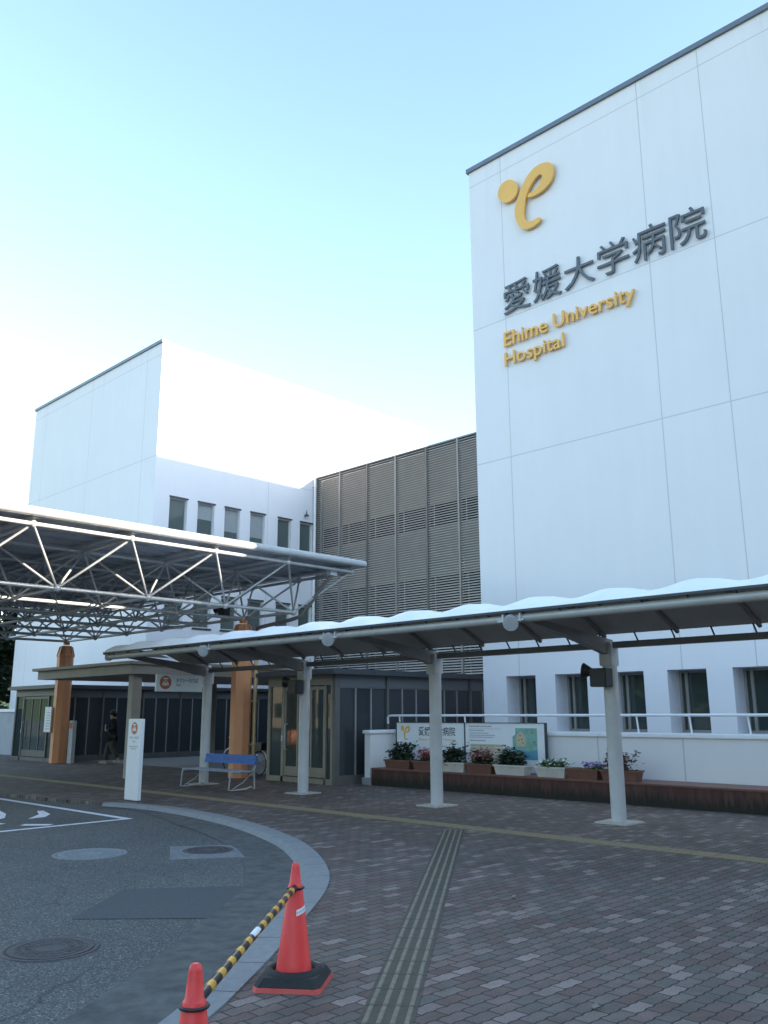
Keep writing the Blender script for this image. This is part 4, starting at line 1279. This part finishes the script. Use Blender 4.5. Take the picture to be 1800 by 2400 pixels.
tag(pf, 'pale sheet held by the person in the black jacket', 'paper')

# ------------------------------------------------------------------ cones and striped bar
def cone(x, y, z0, lab, rot, weight, sticker):
    t = thing('traffic_cone', (x, y, z0), lab, 'traffic cone', 'red cones joined by the striped bar')
    def sq(mb, s, za, zb, c=.02, s2=None):
        s2 = s2 or s
        P1 = []; P2 = []
        for k in range(4):
            for j in (-1, 1):
                a = R(45+90*k) + rot
                for lst, ss in ((P1, s), (P2, s2)):
                    b = a + j*c/ss*.7
                    lst.append((x+ss*1.414*math.cos(b)*.96, y+ss*1.414*math.sin(b)*.96))
        vs = [(*p, za) for p in P1]+[(*p, zb) for p in P2]
        mb.add(vs, [tuple(range(8))[::-1], tuple(range(8, 16))]+[(k, (k+1) % 8, 8+(k+1) % 8, 8+k) for k in range(8)])
    mb = MB(); sq(mb, .205, z0, z0+.026, .02, .198); mb.build('base', M['reddark'], t)
    mb = MB()
    zz = z0+.028
    mb.lathe([(.118, zz), (.112, zz+.03), (.044, z0+.56), (.041, z0+.565), (.036, z0+.57), (.026, z0+.665), (.022, z0+.682), (.012, z0+.69)], (x, y, 0), 28)
    mb.build('body', M['red'], t)
    if weight:
        mb = MB()
        mb.lathe([(.185, zz+.001), (.19, zz+.02), (.175, zz+.055), (.150, zz+.07), (.128, zz+.06), (.124, zz+.01)], (x, y, 0), 28)
        sq(mb, .195, zz+.001, zz+.045, .025, .165)
        mb.build('rubber_weight', M['rubber'], t)
    mb = MB()
    ring = [(x+.052*math.cos(k*math.pi/12), y+.052*math.sin(k*math.pi/12), z0+.545) for k in range(25)]
    mb.path(ring, .007, 6); mb.build('bar_ring', M['dark'], t)
    if sticker:
        mb = MB(); mb2 = MB()
        def onc(a, z, r=.0015):
            rr = .112+(.044-.112)*(z-zz-.03)/(.56-.058) + r
            return (x+rr*math.cos(a), y+rr*math.sin(a), z0+z)
        A0 = math.atan2(-y, -x)
        for k in range(6):
            a, b = A0+.15+k*.22, A0+.15+(k+1)*.22
            za, zb = .392+k*.004, .392+(k+1)*.004
            mb.quad(onc(a, za), onc(b, zb), onc(b, zb+.034), onc(a, za+.034))
            if k < 5: mb2.quad(onc(a+.06, za+.011, .002), onc(a+.16, zb+.009, .002), onc(a+.16, zb+.024, .002), onc(a+.06, za+.022, .002))
        st = mb.build('sticker', M['boardwhite'], t); mb2.build('sticker_print', M['inkgrey'], st)
    return t
C1 = (3.735, 4.47); C2 = (2.03, 3.0)
cone(C1[0], C1[1], 0, 'red traffic cone with a black rubber weight and white sticker on the pavers', R(37), True, True)
cone(C2[0], C2[1], 0, 'red traffic cone cut off by the bottom edge of the photo', R(20), True, False)
a = Vector((C1[0], C1[1], .548)); b = Vector((C2[0], C2[1], .548)); d = (b-a).normalized()
side = Vector((-d.y, d.x, 0))
a2 = a + d*.03; b2 = b - d*.03
tBar = thing('cone_bar', a2, 'black and yellow striped bar linking the two red cones', 'barrier bar')
tBar.rotation_euler = d.to_track_quat('X', 'Z').to_euler()
ln = (b2-a2).length
mb = MB(); mb.tube((0.04, 0, 0), (ln-.04, 0, 0), .0195, 16); mb.build('striped_sleeve', M['barstripe'], tBar, base=(0,0,0))
for x0, x1 in ((-.01, .06), (ln-.06, ln+.01)):
    mb = MB(); mb.tube((x0, 0, 0), (x1, 0, 0), .0215, 14); mb.build('end_cap', M['dark'], tBar, base=(0,0,0))
mb = MB(); c0 = ln*.50
ring = [(.0202*math.cos(t), .0202*math.sin(t)) for t in [R(20+k*14) for k in range(8)]]
for (p, q) in zip(ring[:-1], ring[1:]): mb.quad((c0, p[0], p[1]), (c0+.15, p[0], p[1]), (c0+.15, q[0], q[1]), (c0, q[0], q[1]))
mb.build('label', M['boardwhite'], tBar, base=(0,0,0))

# ------------------------------------------------------------------ manhole covers
def manhole(c, r, lab, mat, frame_mat, square=None):
    t = thing('manhole_cover', (c[0], c[1], -.06), lab, 'manhole cover', 'manhole covers in the road')
    if square:
        mb = MB(); mb.add([(*p, -.0535) for p in square]+[(*p, -.075) for p in square], [(0,1,2,3),(0,4,5,1),(1,5,6,2),(2,6,7,3),(3,7,4,0)])
        mb.build('surround', M['surround'], t, fix=True)
    else:
        mb = MB(); mb.lathe([(r*1.0, -.075), (r*1.0, -.0525), (r*.9, -.0525), (r*.9, -.075)], (c[0], c[1], 0), 40); mb.build('rim', frame_mat, t)
    mb = MB(); rr = r*.87
    mb.lathe([(rr, -.075), (rr, -.050)], (c[0], c[1], 0), 40)
    for ring in (.35, .6, .8):
        mb.lathe([(rr*ring, -.0505), (rr*ring, -.046), (rr*(ring+.05), -.046), (rr*(ring+.05), -.0505)], (c[0], c[1], 0), 32)
    for k in range(24):
        t_ = 2*math.pi*k/24
        for ra, rb in ((.42, .57), (.67, .78)):
            u = Vector((math.cos(t_), math.sin(t_))); v = Vector((-u.y, u.x))*.012
            p = [Vector(c)+u*rr*ra-v, Vector(c)+u*rr*rb-v, Vector(c)+u*rr*rb+v, Vector(c)+u*rr*ra+v]
            mb.add([(*q, -.0505) for q in p]+[(*q, -.0465) for q in p], [(4,5,6,7),(0,1,5,4),(1,2,6,5),(2,3,7,6),(3,0,4,7)])
    mb.build('lid', mat, t)
manhole(rd((5.29, 10.09)), .44, 'pale grey round manhole cover in the road nearest the painted lines', M['iron_l'], M['iron_l'])
q = [rd(p) for p in [(6.244, 9.898), (5.70, 9.02), (6.45, 8.50), (6.98, 9.36)]]
manhole(rd((6.40, 9.30)), .36, 'rusty round manhole cover set in a square concrete surround', M['iron'], M['iron'], q)
manhole(rd((3.06, 6.31)), .345, 'dark iron manhole cover nearest the camera at the left edge', M['iron'], M['iron'])

# fallen leaves on the pavers
for i, (x, y) in enumerate([(5.9, 4.2), (7.6, 3.9), (11.2, 8.3), (6.7, 5.0), (12.9, 8.2), (13.2, 6.2), (4.6, 2.9)]):
    mb = MB(); a = rnd.uniform(0, 6.28); u = Vector((math.cos(a), math.sin(a), 0))*.045; v = Vector((-math.sin(a), math.cos(a), 0))*.022
    c = Vector((x, y, .012)); up = Vector((0, 0, .012))
    mb.add([c-u, c-v*1.0-u*.2+up*.4, c+u+up, c+v-u*.2+up*.2], [(0, 1, 2, 3)])
    tag(mb.build('fallen_leaf', M['tact_bar'], base=c), 'small dry pale leaf fallen on the brick paving', 'leaf', 'fallen leaves on the paving')

# ------------------------------------------------------------------ surroundings outside the frame (they shade and are mirrored in the glass)
tO = thing('ward_building', (20, -30, 0), 'large grey hospital block standing to the right beyond the view', 'building')
mb = MB(); mb.box(-12, 60, -40, -22, 0, 16.3); mb.build('wall', M['grey_b'], tO)
mb = MB()
for z in (2, 6, 10, 13.5):
    for k in range(20): mb.box(-10+k*3.5, -8.2+k*3.5, -21.99, -21.95, z, z+1.5)
mb.build('window_row', M['glass'], tO)
tO2 = thing('street_building', (-40, 90, 0), 'beige building across the road behind the camera', 'building')
mb = MB(); mb.box(-52, -38, 64, 120, 0, 9.5); mb.build('wall', M['beige_b'], tO2)
mb = MB()
for z in (1.2, 4.8):
    for k in range(14): mb.box(-37.99, -37.95, 66+k*3.8, 68+k*3.8, z, z+1.6)
mb.build('window_row', M['glass'], tO2)
for i, (x, y) in enumerate([(-22, 2), (-24, 9), (-21, 16), (-23, 23), (-22, 30), (-24, 37), (-22, 44), (-23, 52)]):
    o_ = ('behind the camera, first along the far road', 'behind the camera, second along the far road', 'behind the camera, third along the far road', 'behind the camera, fourth along the far road', 'behind the camera, fifth along the far road', 'behind the camera, sixth along the far road', 'behind the camera, seventh along the far road', 'behind the camera, last along the far road')[i]
    tree(x, y, 7+(i*37 % 5)*.5, 4.2, 30+i, 'green street tree '+o_, M['leaf_t'], 1500, .5, low=.08)
